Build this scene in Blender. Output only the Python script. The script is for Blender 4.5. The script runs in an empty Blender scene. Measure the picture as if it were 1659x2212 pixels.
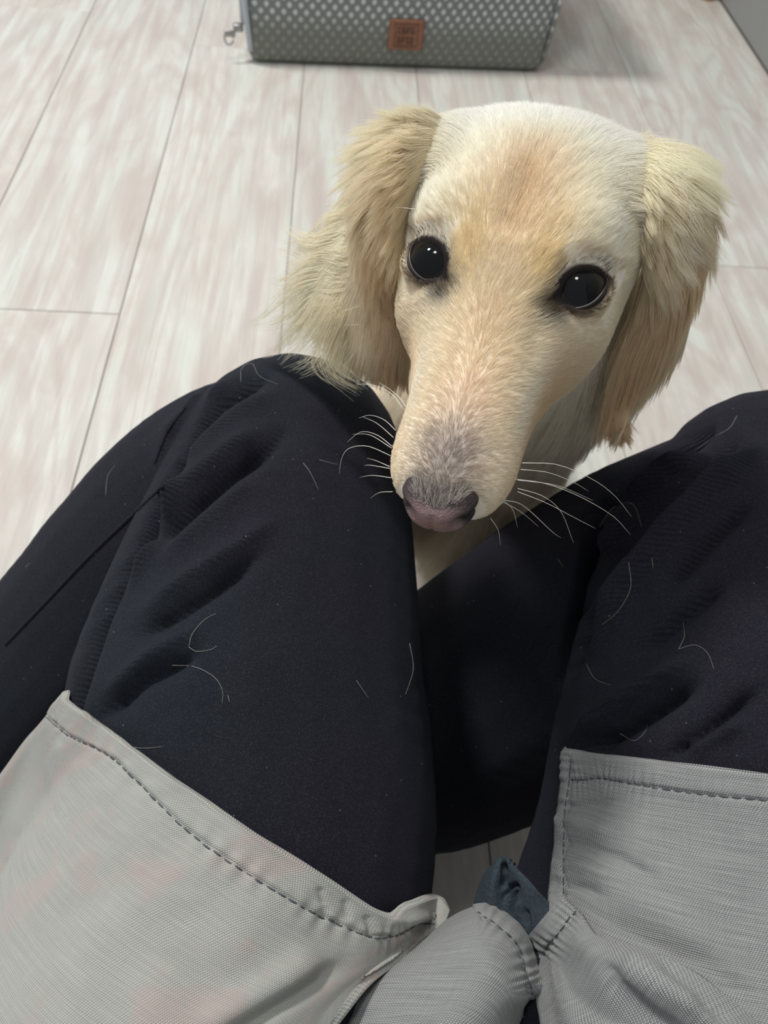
import bpy, bmesh, math, random
import numpy as np
from mathutils import Vector, Matrix
from mathutils.bvhtree import BVHTree
random.seed(7)
rng = np.random.default_rng(11)

# ------------------------------------------------------------------ camera frame
H = 0.62                                   # camera height (m)
F, CX, CY = 1661.0, 829.5, 1106.0          # focal length and centre for the 1659 x 2212 frame
DN = np.array([-0.07506, 0.58373, 0.80847]); DN /= np.linalg.norm(DN)     # world down, in camera axes (right, down, forward)
FW = np.array([-0.0198, -0.8114, 0.5840]); FW -= DN * (FW @ DN); FW /= np.linalg.norm(FW)
RT = np.cross(DN, FW); RT = RT if RT[0] > 0 else -RT
CAM = np.array([0.0, 0.0, H])
C2W = np.array([RT, FW, -DN])              # camera axes -> world axes

def c2w(v):
    return CAM + np.asarray(v, float) @ C2W.T
def w2c(p):
    return (np.asarray(p, float) - CAM) @ C2W
def at(x, y, z):
    """world point seen at pixel x, y at depth z (m)"""
    return c2w(((x - CX) / F * z, (y - CY) / F * z, z))
def project(P):
    c = w2c(P)
    return np.stack([c[..., 0] / c[..., 2] * F + CX, c[..., 1] / c[..., 2] * F + CY, c[..., 2]], -1)
def onfloor(x, y, h=0.0):
    v = np.array([x - CX, y - CY, F]) @ C2W.T
    return CAM + v * ((h - H) / v[2])

scn = bpy.context.scene
cam = bpy.data.cameras.new('camera'); co = bpy.data.objects.new('camera', cam)
scn.collection.objects.link(co); scn.camera = co
cam.sensor_fit = 'HORIZONTAL'; cam.sensor_width = 36.0; cam.lens = F / 1659.0 * 36.0
cam.clip_start = 0.01; cam.clip_end = 50
cr, cu, cb = RT * 1.0, None, None
mx = Matrix.Identity(4)
cols = [C2W @ np.array([1, 0, 0]), C2W @ np.array([0, -1, 0]), C2W @ np.array([0, 0, -1])]
for j in range(3):
    for i in range(3):
        mx[i][j] = float(cols[j][i])
mx.translation = Vector(CAM)
co.matrix_world = mx
cam.dof.use_dof = True; cam.dof.focus_distance = 0.285; cam.dof.aperture_fstop = 22.0

# ------------------------------------------------------------------ light
w = bpy.data.worlds.new('world'); scn.world = w; w.use_nodes = True
bg = w.node_tree.nodes['Background']; bg.inputs[0].default_value = (0.93, 0.97, 1.0, 1); bg.inputs[1].default_value = 0.52
def area(name, loc, target, size, power, col):
    l = bpy.data.lights.new(name, 'AREA'); l.shape = 'DISK'; l.size = size; l.energy = power; l.color = col
    o = bpy.data.objects.new(name, l); scn.collection.objects.link(o); o.location = loc
    o.rotation_euler = (Vector(target) - Vector(loc)).to_track_quat('-Z', 'Y').to_euler()
area('ceiling_lamp_light', (-0.95, 1.35, 2.35), (0, 0.4, 0), 0.34, 44, (1.0, 0.985, 0.95))
area('ceiling_lamp_light', (-0.25, 0.55, 2.35), (0, 0.4, 0), 0.34, 11, (1.0, 0.985, 0.95))
scn.view_settings.view_transform = 'Standard'; scn.view_settings.look = 'None'
scn.view_settings.gamma = 1; scn.view_settings.use_curve_mapping = False
scn.view_settings.exposure = 0.0
try: scn.cycles_curves.shape = 'RIBBONS'
except Exception: pass

# ------------------------------------------------------------------ helpers
def srgb(r, g, b):
    f = lambda c: (c / 255 / 12.92) if c / 255 <= 0.04045 else ((c / 255 + 0.055) / 1.055) ** 2.4
    return (f(r), f(g), f(b), 1.0)
def link(o, parent=None):
    scn.collection.objects.link(o)
    if parent is not None: o.parent = parent
    return o
def empty(name, label, cat, loc=(0, 0, 0), group=None):
    o = bpy.data.objects.new(name, None); o.empty_display_size = 0.05; o.location = loc; link(o)
    o['label'] = label; o['category'] = cat
    if group: o['group'] = group
    return o
def mesh_np(name, V, Fc, mat=None, parent=None, smooth=True, label=None):
    me = bpy.data.meshes.new(name)
    me.from_pydata([tuple(map(float, v)) for v in V], [], [tuple(map(int, f)) for f in Fc]); me.update()
    if smooth: me.polygons.foreach_set('use_smooth', [True] * len(me.polygons))
    if mat: me.materials.append(mat)
    o = bpy.data.objects.new(name, me)
    if label: o['label'] = label
    return link(o, parent)
def get_v(me):
    a = np.empty(len(me.vertices) * 3, np.float32); me.vertices.foreach_get('co', a); return a.reshape(-1, 3).astype(float)
def get_n(me):
    a = np.empty(len(me.vertices) * 3, np.float32); me.vertices.foreach_get('normal', a); return a.reshape(-1, 3).astype(float)
def set_v(me, V):
    me.vertices.foreach_set('co', V.astype(np.float32).ravel()); me.update()
def evaluated(o, name):
    dg = bpy.context.evaluated_depsgraph_get(); dg.update()
    me = bpy.data.meshes.new_from_object(o.evaluated_get(dg)); me.name = name
    bpy.data.objects.remove(o, do_unlink=True)
    return me
def catmull(P, n):
    """resample the rows of P at n points (Catmull-Rom)"""
    P = np.asarray(P, float); m = len(P); t = np.linspace(0, m - 1, n); i = np.minimum(t.astype(int), m - 2); f = (t - i)[:, None]
    p0 = P[np.maximum(i - 1, 0)]; p1 = P[i]; p2 = P[i + 1]; p3 = P[np.minimum(i + 2, m - 1)]
    p0 = np.where((i == 0)[:, None], 2 * p1 - p2, p0); p3 = np.where((i == m - 2)[:, None], 2 * p2 - p1, p3)
    return 0.5 * (2 * p1 + (p2 - p0) * f + (2 * p0 - 5 * p1 + 4 * p2 - p3) * f ** 2 + (3 * p1 - p0 - 3 * p2 + p3) * f ** 3)
def surf(G, nu, nv):
    """bicubic patch through a grid of points G[v][u][k]"""
    G = np.asarray(G, float); k = G.shape[2]
    A = np.stack([catmull(r, nu) for r in G])                     # v, nu, k
    B = catmull(A.reshape(len(G), -1), nv).reshape(nv, nu, k)
    return B
def gridfaces(nu, nv):
    i = np.arange(nv - 1)[:, None] * nu + np.arange(nu - 1)[None, :]; i = i.ravel()
    return np.stack([i, i + 1, i + 1 + nu, i + nu], 1)
def seg_dist(p, line):
    """distance of 2-D points p to a polyline, and the position (0..1) along it"""
    line = np.asarray(line, float); d = np.full(len(p), 1e9); s = np.zeros(len(p)); m = len(line) - 1
    for i in range(m):
        a, b = line[i], line[i + 1]; ab = b - a
        t = np.clip(((p - a) @ ab) / (ab @ ab), 0, 1); q = np.linalg.norm(p - (a + t[:, None] * ab), axis=1)
        k = q < d; d[k] = q[k]; s[k] = (i + t[k]) / m
    return d, s
_ico = None
def add_ball(VL, FL, c, r):
    global _ico
    if _ico is None:
        bm = bmesh.new(); bmesh.ops.create_icosphere(bm, subdivisions=3, radius=1)
        _ico = (np.array([v.co[:] for v in bm.verts]), np.array([[v.index for v in f.verts] for f in bm.faces])); bm.free()
    n = sum(len(v) for v in VL); VL.append(_ico[0] * r + np.asarray(c)); FL.append(_ico[1] + n)
def add_limb(VL, FL, pts, step=0.35):
    """pts: rows x, y, z, r (world); balls along a smooth path"""
    P = catmull(pts, 400); d = np.r_[0, np.cumsum(np.linalg.norm(np.diff(P[:, :3], axis=0), axis=1))]
    s = 0.0
    while s <= d[-1]:
        q = [np.interp(s, d, P[:, k]) for k in range(4)]; add_ball(VL, FL, q[:3], q[3]); s += max(0.004, q[3] * step * 0.4)
def remesh(name, VL, FL, voxel, smooth=6, extra=()):
    me = bpy.data.meshes.new('tmp'); me.from_pydata(np.concatenate(VL).tolist(), [], [list(map(int, f)) for FF in FL for f in FF])
    o = bpy.data.objects.new('tmp', me); scn.collection.objects.link(o)
    m = o.modifiers.new('r', 'REMESH'); m.mode = 'VOXEL'; m.voxel_size = voxel; m.adaptivity = 0
    m = o.modifiers.new('s', 'SMOOTH'); m.factor = 0.5; m.iterations = smooth
    me2 = evaluated(o, name)
    me2.polygons.foreach_set('use_smooth', [True] * len(me2.polygons))
    return me2
def set_color(me, name, C):
    a = me.color_attributes.new(name, 'FLOAT_COLOR', 'POINT'); C = np.c_[C, np.ones(len(C))].astype(np.float32); a.data.foreach_set('color', C.ravel())
class NT:
    def __init__(s, name, rough=0.5):
        s.m = bpy.data.materials.new(name); s.m.use_nodes = True; s.t = s.m.node_tree; s.b = s.t.nodes['Principled BSDF']; s.b.inputs['Roughness'].default_value = rough
    def n(s, typ, **kw):
        nd = s.t.nodes.new(typ)
        for k, v in kw.items():
            if k.startswith('i_'):
                key = k[2:]; key = int(key) if key.isdigit() else key.replace('_', ' ')
                if hasattr(v, 'links') or isinstance(v, bpy.types.NodeSocket): s.t.links.new(v, nd.inputs[key])
                else: nd.inputs[key].default_value = v
            else: setattr(nd, k, v)
        return nd
    def l(s, a, b): s.t.links.new(a, b)
    def val(s, v, nd, key):
        if isinstance(v, bpy.types.NodeSocket): s.l(v, nd.inputs[key])
        else: nd.inputs[key].default_value = v
    def math(s, op, a, b=0.0, c=None):
        nd = s.n('ShaderNodeMath', operation=op); s.val(a, nd, 0); s.val(b, nd, 1)
        if c is not None: s.val(c, nd, 2)
        return nd.outputs[0]
    def ramp(s, f, stops):
        nd = s.n('ShaderNodeValToRGB'); s.l(f, nd.inputs[0]); e = nd.color_ramp.elements
        while len(e) < len(stops): e.new(0.5)
        for i, (p, c) in enumerate(stops): e[i].position = p; e[i].color = c if len(c) == 4 else (*c, 1)
        return nd.outputs[0]
    def mix(s, f, a, b, blend='MIX'):
        nd = s.n('ShaderNodeMix', data_type='RGBA', blend_type=blend); s.val(f, nd, 0); s.val(a, nd, 6); s.val(b, nd, 7); return nd.outputs[2]
    def noise(s, vec, scale, detail=3, rough=0.55, dist=0.0):
        nd = s.n('ShaderNodeTexNoise'); s.l(vec, nd.inputs['Vector']); nd.inputs['Scale'].default_value = scale; nd.inputs['Detail'].default_value = detail
        nd.inputs['Roughness'].default_value = rough; nd.inputs['Distortion'].default_value = dist; return nd.outputs[0]
    def mapping(s, vec, scale=(1, 1, 1), rot=(0, 0, 0), loc=(0, 0, 0)):
        nd = s.n('ShaderNodeMapping'); s.l(vec, nd.inputs[0]); s.val(loc, nd, 1); nd.inputs[2].default_value = rot; nd.inputs[3].default_value = scale; return nd.outputs[0]
    def bump(s, h, dist, strength=1.0, normal=None):
        nd = s.n('ShaderNodeBump'); s.l(h, nd.inputs['Height']); nd.inputs['Distance'].default_value = dist; nd.inputs['Strength'].default_value = strength
        if normal: s.l(normal, nd.inputs['Normal'])
        return nd.outputs[0]

# ------------------------------------------------------------------ floor
W = 0.3075 * H; X0 = -0.713 * H
def mat_floor():
    t = NT('whitewashed_wood', 0.5)
    tc = t.n('ShaderNodeTexCoord').outputs['Object']; rnd = t.n('ShaderNodeObjectInfo').outputs['Random']
    off = t.n('ShaderNodeCombineXYZ'); t.l(t.math('MULTIPLY', rnd, 37.0), off.inputs[0]); t.l(t.math('MULTIPLY', rnd, 91.0), off.inputs[1]); t.l(t.math('MULTIPLY', rnd, 13.0), off.inputs[2])
    v0 = t.n('ShaderNodeVectorMath', operation='ADD'); t.l(tc, v0.inputs[0]); t.l(off.outputs[0], v0.inputs[1]); v = v0.outputs[0]
    broad = t.noise(t.mapping(v, (9, 2.2, 1)), 1.0, 3, 0.6, 1.6)
    rings_in = t.noise(t.mapping(v, (5.5, 1.1, 1)), 1.0, 1.5, 0.4, 0.9)
    rings = t.math('SINE', t.math('MULTIPLY', rings_in, 62.0))
    rings2 = t.math('MULTIPLY_ADD', rings, 0.5, 0.5)
    fine = t.noise(t.mapping(v, (260, 9, 1)), 1.0, 3, 0.6)
    mid = t.noise(t.mapping(v, (60, 4, 1)), 1.0, 3, 0.6, 0.5)
    blot = t.noise(t.mapping(v, (14, 6, 1)), 1.0, 4, 0.65, 0.8)
    c = t.ramp(broad, [(0.38, srgb(211, 203, 195)), (0.50, srgb(219, 214, 206)), (0.60, srgb(220, 223, 214))])
    pat = t.math('MULTIPLY', t.ramp(blot, [(0.45, (0, 0, 0)), (0.62, (1, 1, 1))]), 0.75)
    c = t.mix(pat, c, srgb(228, 229, 222))
    c = t.mix(t.math('MULTIPLY', t.ramp(rings2, [(0.0, (1, 1, 1)), (0.45, (0, 0, 0))]), 0.34), c, srgb(196, 178, 172))
    c = t.mix(t.math('MULTIPLY', t.ramp(mid, [(0.40, (1, 1, 1)), (0.52, (0, 0, 0))]), 0.40), c, srgb(196, 182, 176))
    c = t.mix(t.math('MULTIPLY', t.ramp(fine, [(0.35, (1, 1, 1)), (0.55, (0, 0, 0))]), 0.22), c, srgb(190, 180, 174))
    hs = t.n('ShaderNodeHueSaturation'); t.l(c, hs.inputs['Color']); t.l(t.math('MULTIPLY_ADD', rnd, 0.05, 0.86), hs.inputs['Value']); hs.inputs['Saturation'].default_value = 0.95
    t.l(hs.outputs[0], t.b.inputs['Base Color']); t.b.inputs['Specular IOR Level'].default_value = 0.35
    t.l(t.bump(fine, 0.0004, 0.35), t.b.inputs['Normal'])
    return t.m
def simple(name, col, rough=0.5, **kw):
    t = NT(name, rough); t.b.inputs['Base Color'].default_value = col
    for k, v in kw.items(): t.b.inputs[k.replace('_', ' ')].default_value = v
    return t.m
MF = mat_floor(); M_gap = simple('plank_joint', srgb(150, 140, 134), 0.8)
fl = mesh_np('floor', [(-2.2, -1.0, -0.02), (1.25, -1.0, -0.02), (1.25, 3.4, -0.02), (-2.2, 3.4, -0.02), (-2.2, -1.0, -0.0022), (1.25, -1.0, -0.0022), (1.25, 3.4, -0.0022), (-2.2, 3.4, -0.0022)],
             [(3, 2, 1, 0), (4, 5, 6, 7), (0, 1, 5, 4), (1, 2, 6, 5), (2, 3, 7, 6), (3, 0, 4, 7)], M_gap, None, False)
fl['kind'] = 'structure'
PL = 1.22
wallx = None
p1, p2 = onfloor(1562, 10), onfloor(1659, 168)
WALLX = float((p1[0] + p2[0]) / 2)
joints = {-3: 0.55, -2: 1.0, -1: 0.30, 0: 0.725, 1: 0.20, 2: 0.25, 3: 0.85, 4: 0.21, 5: 0.88, 6: 0.35, 7: 0.6, 8: 0.15, -4: 0.1, -5: 0.7, -6: 0.4, -7: 0.9, -8: 0.5, -9: 0.15}
def plank_mesh(wd, ln):
    g, b = 0.0005, 0.0007; x, y = wd / 2 - g, ln / 2 - g
    V = [(-x, -y, -0.002), (x, -y, -0.002), (x, y, -0.002), (-x, y, -0.002), (-x, -y, -b), (x, -y, -b), (x, y, -b), (-x, y, -b), (-x + b, -y + b, 0), (x - b, -y + b, 0), (x - b, y - b, 0), (-x + b, y - b, 0)]
    Q = [(0, 1, 5, 4), (1, 2, 6, 5), (2, 3, 7, 6), (3, 0, 4, 7), (4, 5, 9, 8), (5, 6, 10, 9), (6, 7, 11, 10), (7, 4, 8, 11), (8, 9, 10, 11)]
    me = bpy.data.meshes.new('plank'); me.from_pydata(V, [], Q); me.materials.append(MF); return me
meshes = {}
for k in range(-9, 7):
    xa, xb = X0 + k * W, X0 + (k + 1) * W
    xb = min(xb, WALLX)
    if xb - xa < 0.02: continue
    y = joints[k] - 2 * PL
    while y < 3.3:
        ya, yb = max(y, -0.95), min(y + PL, 3.35)
        if yb - ya > 0.05:
            key = (round(xb - xa, 4), round(yb - ya, 3))
            if key not in meshes: meshes[key] = plank_mesh(*key)
            o = bpy.data.objects.new('plank', meshes[key]); link(o, fl); o.location = ((xa + xb) / 2, (ya + yb) / 2, 0)
        y += PL
def mat_wall():
    t = NT('grey_wall', 0.75); tc = t.n('ShaderNodeTexCoord').outputs['Object']
    c = t.ramp(t.noise(tc, 6, 3), [(0.3, srgb(142, 143, 143)), (0.7, srgb(148, 149, 147))]); t.l(c, t.b.inputs['Base Color'])
    t.l(t.bump(t.noise(tc, 400, 3), 0.0005, 0.5), t.b.inputs['Normal']); return t.m
bm = bmesh.new()
def wbox(bm, a, b, bev=0.0, seg=2):
    r = bmesh.ops.create_cube(bm, size=1); vs = r['verts']
    for v in vs: v.co = Vector([(a[i] + b[i]) / 2 + v.co[i] * (b[i] - a[i]) for i in range(3)])
    if bev: bmesh.ops.bevel(bm, geom=list({e for v in vs for e in v.link_edges}), offset=bev, segments=seg, affect='EDGES', profile=0.5)
def bm_obj(name, bm, mat, parent=None, smooth=False):
    me = bpy.data.meshes.new(name); bm.to_mesh(me); bm.free(); me.materials.append(mat)
    if smooth: me.polygons.foreach_set('use_smooth', [True] * len(me.polygons))
    return link(bpy.data.objects.new(name, me), parent)
wbox(bm, (WALLX + 0.002, -0.95, 0.0), (WALLX + 0.09, 3.35, 2.3), 0.004)
wl = bm_obj('wall_right', bm, mat_wall()); wl['kind'] = 'structure'

# ------------------------------------------------------------------ small stool by the wall, one foot in view
M_oak = simple('oak', srgb(196, 160, 104), 0.45)
def cyl_bm(bm, p0, p1, r0, r1, seg=20):
    p0, p1 = Vector(p0), Vector(p1); d = p1 - p0; q = d.to_track_quat('Z', 'Y').to_matrix().to_4x4(); q.translation = (p0 + p1) / 2
    bmesh.ops.create_cone(bm, cap_ends=True, segments=seg, radius1=r0, radius2=r1, depth=d.length, matrix=q)
lp = onfloor(1532, 5)
st = empty('stool', 'pale wooden stool by the grey wall, only the foot of one leg in view', 'stool', (lp[0] - 0.02, lp[1] + 0.18, 0))
def off(o, root):                       # geometry is in world coordinates: shift it under its root
    loc = Vector(root.location); o.location = o.location - loc; return o
sx, sy = st.location.x, st.location.y
for dx, dy in ((0.0, -0.16), (-0.27, -0.14), (0.0, 0.14), (-0.27, 0.14)):
    b = bmesh.new(); cyl_bm(b, (sx + dx + 0.02, sy + dy, 0.0), (sx + dx * 0.8, sy + dy * 0.8, 0.43), 0.0165, 0.019)
    off(bm_obj('leg', b, M_oak, st, True), st)
b = bmesh.new(); wbox(b, (sx - 0.27, sy - 0.17, 0.43), (sx + 0.04, sy + 0.17, 0.455), 0.01, 3); off(bm_obj('seat', b, M_oak, st, True), st)
# ------------------------------------------------------------------ woven storage box / carrier at the back
A, B = onfloor(538, 139), onfloor(1172, 160)
bw = float(np.linalg.norm((B - A)[:2])); bdir = (B - A) / bw; bdir[2] = 0; bdir /= np.linalg.norm(bdir)
bback = np.array([-bdir[1], bdir[0], 0.0]); bback = bback if bback[1] > 0 else -bback
BH, BD = 0.34, 0.30
bm0 = (A + B) / 2 + bback * BD / 2
def bpt(u, v, z): return tuple(bm0 + bdir * u + bback * v + np.array([0, 0, z]))
def mat_woven(rim=False):
    t = NT('grey_woven_fabric', 0.8)
    uv = t.n('ShaderNodeTexCoord').outputs['Object']
    sep = t.n('ShaderNodeSeparateXYZ'); t.l(uv, sep.inputs[0]); x, y, z = sep.outputs
    xx = t.math('ADD', x, t.math('MULTIPLY', y, 1.0)); p = 2 * math.pi / 0.0175
    a = t.math('SINE', t.math('MULTIPLY', t.math('ADD', xx, t.math('MULTIPLY', z, 0.85)), p)); b = t.math('SINE', t.math('MULTIPLY', t.math('SUBTRACT', xx, t.math('MULTIPLY', z, 0.85)), p))
    d = t.math('MULTIPLY_ADD', t.math('MULTIPLY', t.math('MULTIPLY_ADD', a, 0.5, 0.5), t.math('MULTIPLY_ADD', b, 0.5, 0.5)), 1.0, 0.0)
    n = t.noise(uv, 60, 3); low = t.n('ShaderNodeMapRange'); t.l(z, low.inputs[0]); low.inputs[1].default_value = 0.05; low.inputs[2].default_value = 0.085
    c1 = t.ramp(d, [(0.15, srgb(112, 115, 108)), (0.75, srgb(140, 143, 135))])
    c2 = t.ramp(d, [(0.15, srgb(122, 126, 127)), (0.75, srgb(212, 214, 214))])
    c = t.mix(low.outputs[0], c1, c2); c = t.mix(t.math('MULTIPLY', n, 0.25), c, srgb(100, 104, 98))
    t.l(c, t.b.inputs['Base Color']); t.l(t.bump(d, 0.002, 0.7), t.b.inputs['Normal']); return t.m
MW = mat_woven(); M_pipe = simple('light_grey_piping', srgb(176, 182, 190), 0.5); M_zip = simple('zip_metal', srgb(150, 150, 150), 0.3, Metallic=0.9)
bx = empty('fabric_carrier', 'grey woven fabric pet carrier with brown leather patch, on the floor behind the dog', 'pet carrier', tuple(bm0))
yaw = math.atan2(bdir[1], bdir[0])
def boxpart(name, bm, mat, parent, smooth=True, label=None):
    o = bm_obj(name, bm, mat, parent, smooth)
    if label: o['label'] = label
    return o
bx.rotation_euler = (0, 0, yaw)
# body in its own frame: x along the front, y to the back, z up. Slightly bellied, rounded soft box
def soft_box(w, d, h, lean=0.0):
    bm = bmesh.new(); bmesh.ops.create_cube(bm, size=1)
    for v in bm.verts: v.co = Vector((v.co.x * w, v.co.y * d, v.co.z * h + h / 2))
    bmesh.ops.bevel(bm, geom=list(bm.edges), offset=0.018, segments=4, affect='EDGES', profile=0.5)
    bmesh.ops.subdivide_edges(bm, edges=[e for e in bm.edges if e.calc_length() > 0.1], cuts=14, use_grid_fill=True)
    for v in bm.verts:
        x, y, z = v.co; s = math.sin(math.pi * min(1, max(0, z / h)))
        v.co.x *= 1 + 0.035 * (z / h) ; v.co.y += (-1 if y < 0 else 1) * 0.008 * s * (1 - (2 * x / w) ** 2) * (1 if abs(y) > d * 0.4 else 0)
        if z < 0.03: v.co.z += 0.004 * abs(2 * x / w) ** 3 * 0
    return bm
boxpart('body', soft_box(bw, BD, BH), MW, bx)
def tube_mesh(pts, r, seg=8, closed=False, taper=None):
    P = np.asarray(pts, float); n = len(P); V = []; Q = []
    T = np.gradient(P, axis=0); up = np.array([0.13, 0.21, 0.97])
    for i in range(n):
        t = T[i] / (np.linalg.norm(T[i]) + 1e-12); a = np.cross(t, up); a /= np.linalg.norm(a) + 1e-12; b = np.cross(t, a)
        rr = r if taper is None else r * taper[i]
        for k in range(seg):
            an = 2 * math.pi * k / seg; V.append(P[i] + rr * (math.cos(an) * a + math.sin(an) * b))
    for i in range(n - 1):
        for k in range(seg):
            Q.append((i * seg + k, i * seg + (k + 1) % seg, (i + 1) * seg + (k + 1) % seg, (i + 1) * seg + k))
    Q.append(tuple(range(seg))[::-1]); Q.append(tuple((n - 1) * seg + k for k in range(seg)))
    return V, Q
x0 = -bw / 2
for sgn in (-1, 1):
    pts = catmull([(sgn * (bw / 2 - 0.004), -BD / 2 + 0.004, 0.02), (sgn * (bw / 2 + 0.001), -BD / 2 - 0.0005, 0.10), (sgn * (bw / 2 + 0.004), -BD / 2 - 0.0005, 0.22), (sgn * (bw / 2 + 0.006), -BD / 2 + 0.006, 0.33)], 30)
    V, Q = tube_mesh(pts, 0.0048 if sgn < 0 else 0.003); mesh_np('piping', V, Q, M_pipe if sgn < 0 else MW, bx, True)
b = bmesh.new(); wbox(b, (x0 - 0.010, -BD / 2 + 0.01, 0.055), (x0 - 0.003, -BD / 2 + 0.035, 0.30), 0.002); zz = boxpart('zip', b, M_pipe, bx)
b = bmesh.new(); wbox(b, (x0 - 0.022, -BD / 2 + 0.004, 0.046), (x0 - 0.006, -BD / 2 + 0.016, 0.058), 0.003)
wbox(b, (x0 - 0.036, -BD / 2 + 0.002, 0.040), (x0 - 0.019, -BD / 2 + 0.006, 0.050), 0.0015); boxpart('zip_pull', b, M_zip, zz)
V, Q = tube_mesh([(x0 - 0.030 + 0.007 * math.cos(a), -BD / 2 + 0.003, 0.038 + 0.010 * math.sin(a)) for a in np.linspace(0, 6.0, 16)], 0.0014, 6); mesh_np('pull_ring', V, Q, M_zip, zz)
# leather patch
def mat_leather():
    t = NT('brown_leather', 0.6); tc = t.n('ShaderNodeTexCoord').outputs['Object']
    t.l(t.ramp(t.noise(tc, 90, 3), [(0.3, srgb(124, 82, 60)), (0.7, srgb(140, 96, 72))]), t.b.inputs['Base Color']); t.l(t.bump(t.noise(tc, 700, 2), 0.0004, 0.5), t.b.inputs['Normal']); return t.m
ML = mat_leather(); M_ink = simple('dark_embossing', srgb(70, 48, 44), 0.6)
pc = onfloor(877, 74)                                   # direction of the patch; find where that ray meets the front face
v = np.array([877 - CX, 74 - CY, F]) @ C2W.T; front0 = bm0 - bback * (BD / 2 + 0.006)
tt = ((front0 - CAM) @ bback) / (v @ bback); hit = CAM + v * tt; pu = float((hit - bm0) @ bdir); pz = float(hit[2])
v2 = np.array([877 - CX + 38, 74 - CY, F]) @ C2W.T; h2 = CAM + v2 * (((front0 - CAM) @ bback) / (v2 @ bback)); ph = float(abs((h2 - hit) @ bdir))
v3 = np.array([877 - CX, 74 - CY + 33, F]) @ C2W.T; h3 = CAM + v3 * (((front0 - CAM) @ bback) / (v3 @ bback)); pv = float(abs((h3 - hit)[2]))
yb = -BD / 2 - 0.0085
b = bmesh.new(); wbox(b, (pu - ph, yb - 0.002, pz - pv), (pu + ph, yb + 0.004, pz + pv), 0.0035, 3); lab = boxpart('leather_patch', b, ML, bx, False, 'brown leather patch with dark embossed lettering in two rows')
b = bmesh.new(); s = ph / 38.0                          # two worn, unreadable rows of dark characters inside a thin frame
for (a0, a1, c0, c1) in ((-25, 25, 21, 22.6), (-25, 25, -22.6, -21), (-25, -23.6, -22, 22), (23.6, 25, -22, 22)):
    wbox(b, (pu + a0 * s, yb - 0.0026, pz + c0 * s), (pu + a1 * s, yb - 0.0015, pz + c1 * s))
for row, zc in ((0, 9.5), (1, -10)):
    for k in range(4):
        xa = -18.5 + k * 9.6; hgt = 6.6
        wbox(b, (pu + xa * s, yb - 0.0026, pz + (zc - hgt) * s), (pu + (xa + 2.2) * s, yb - 0.0015, pz + (zc + hgt) * s))
        for q, z1 in enumerate((hgt - 1.8, -0.9, -hgt)):
            if (k + row + q) % 3 != 1 or q == 0: wbox(b, (pu + xa * s, yb - 0.0026, pz + (zc + z1) * s), (pu + (xa + 7.0) * s, yb - 0.0015, pz + (zc + z1 + 1.8) * s))
        if (k + row) % 2: wbox(b, (pu + (xa + 5.0) * s, yb - 0.0026, pz + (zc - hgt) * s), (pu + (xa + 7.0) * s, yb - 0.0015, pz + (zc + hgt * 0.2) * s))
boxpart('lettering', b, M_ink, lab, False)

# ------------------------------------------------------------------ seated person
def P4(x, y, z, r): return tuple(at(x, y, z)) + (r,)
VL, FL = [], []
hipL, hipR = (-0.105, -0.13, 0.20, 0.105), (0.105, -0.13, 0.20, 0.105)
thighL = [P4(632, 1006, .458, .066), P4(614, 1100, .445, .072), P4(594, 1210, .430, .079), P4(543, 1500, .40, .091), P4(500, 1900, .365, .096)]
thighR = [P4(1668, 1098, .462, .072), P4(1642, 1210, .445, .080), P4(1612, 1350, .42, .085), P4(1590, 1600, .39, .090), P4(1550, 2000, .365, .096)]
add_limb(VL, FL, thighL + [hipL]); add_limb(VL, FL, thighR + [hipR])
add_limb(VL, FL, [hipL, (0, -0.16, 0.19, 0.11), hipR]); add_limb(VL, FL, [(-0.06, -0.19, 0.20, 0.12), (-0.05, -0.21, 0.30, 0.11)]); add_limb(VL, FL, [(0.06, -0.19, 0.20, 0.12), (0.05, -0.21, 0.30, 0.11)])
shinL = [P4(610, 1020, .473, .064), P4(470, 1075, .49, .066), P4(350, 1180, .505, .066), P4(165, 1390, .525, .064), P4(-20, 1600, .54, .058), P4(-110, 1720, .545, .050)]
shinR = [P4(1600, 1150, .478, .070), P4(1425, 1245, .49, .079), P4(1255, 1365, .505, .086), P4(1020, 1522, .535, .087), P4(850, 1590, .545, .078), P4(640, 1600, .55, .056)]
add_limb(VL, FL, shinL); add_limb(VL, FL, shinR)
for path in (shinL, shinR):                            # feet flat on the floor
    a = np.array(path[-1][:3]); d = a - np.array(path[-2][:3]); d[2] = 0; d /= np.linalg.norm(d)
    e = a.copy(); e[2] = 0.03
    add_limb(VL, FL, [(*e, .030), (*(e + d * 0.06 + [0, .03, 0]), .029), (*(e + d * 0.10 + [0, .09, -0.008]), .022)])
tr = remesh('trousers', VL, FL, 0.0019, 14)
V = get_v(tr)
V[:, 2] = np.maximum(V[:, 2], 0.0015)
set_v(tr, V)
def amp(V, N, line, width, depth, zmax, facing=0.12, ends=True, zmin=0.0, skew=0.0):
    """raise (+) or press (-) the cloth along a crease that runs over the surface the camera sees"""
    p = project(V); d, s = seg_dist(p[:, :2], line)
    vd = CAM - V; vd /= np.linalg.norm(vd, axis=1)[:, None]
    k = np.clip(((N * vd).sum(1) - facing) / 0.25, 0, 1) * (p[:, 2] < zmax) * (p[:, 2] > zmin)
    e = np.clip(np.minimum(s, 1 - s) / 0.18, 0, 1) if ends else 1.0
    return k * depth * (.75 * np.exp(-(d / width) ** 2) + (.55 if depth < 0 else .25) * np.exp(-(d / (width * .42)) ** 2)) * (0.25 + 0.75 * e if ends is True else e)
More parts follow.
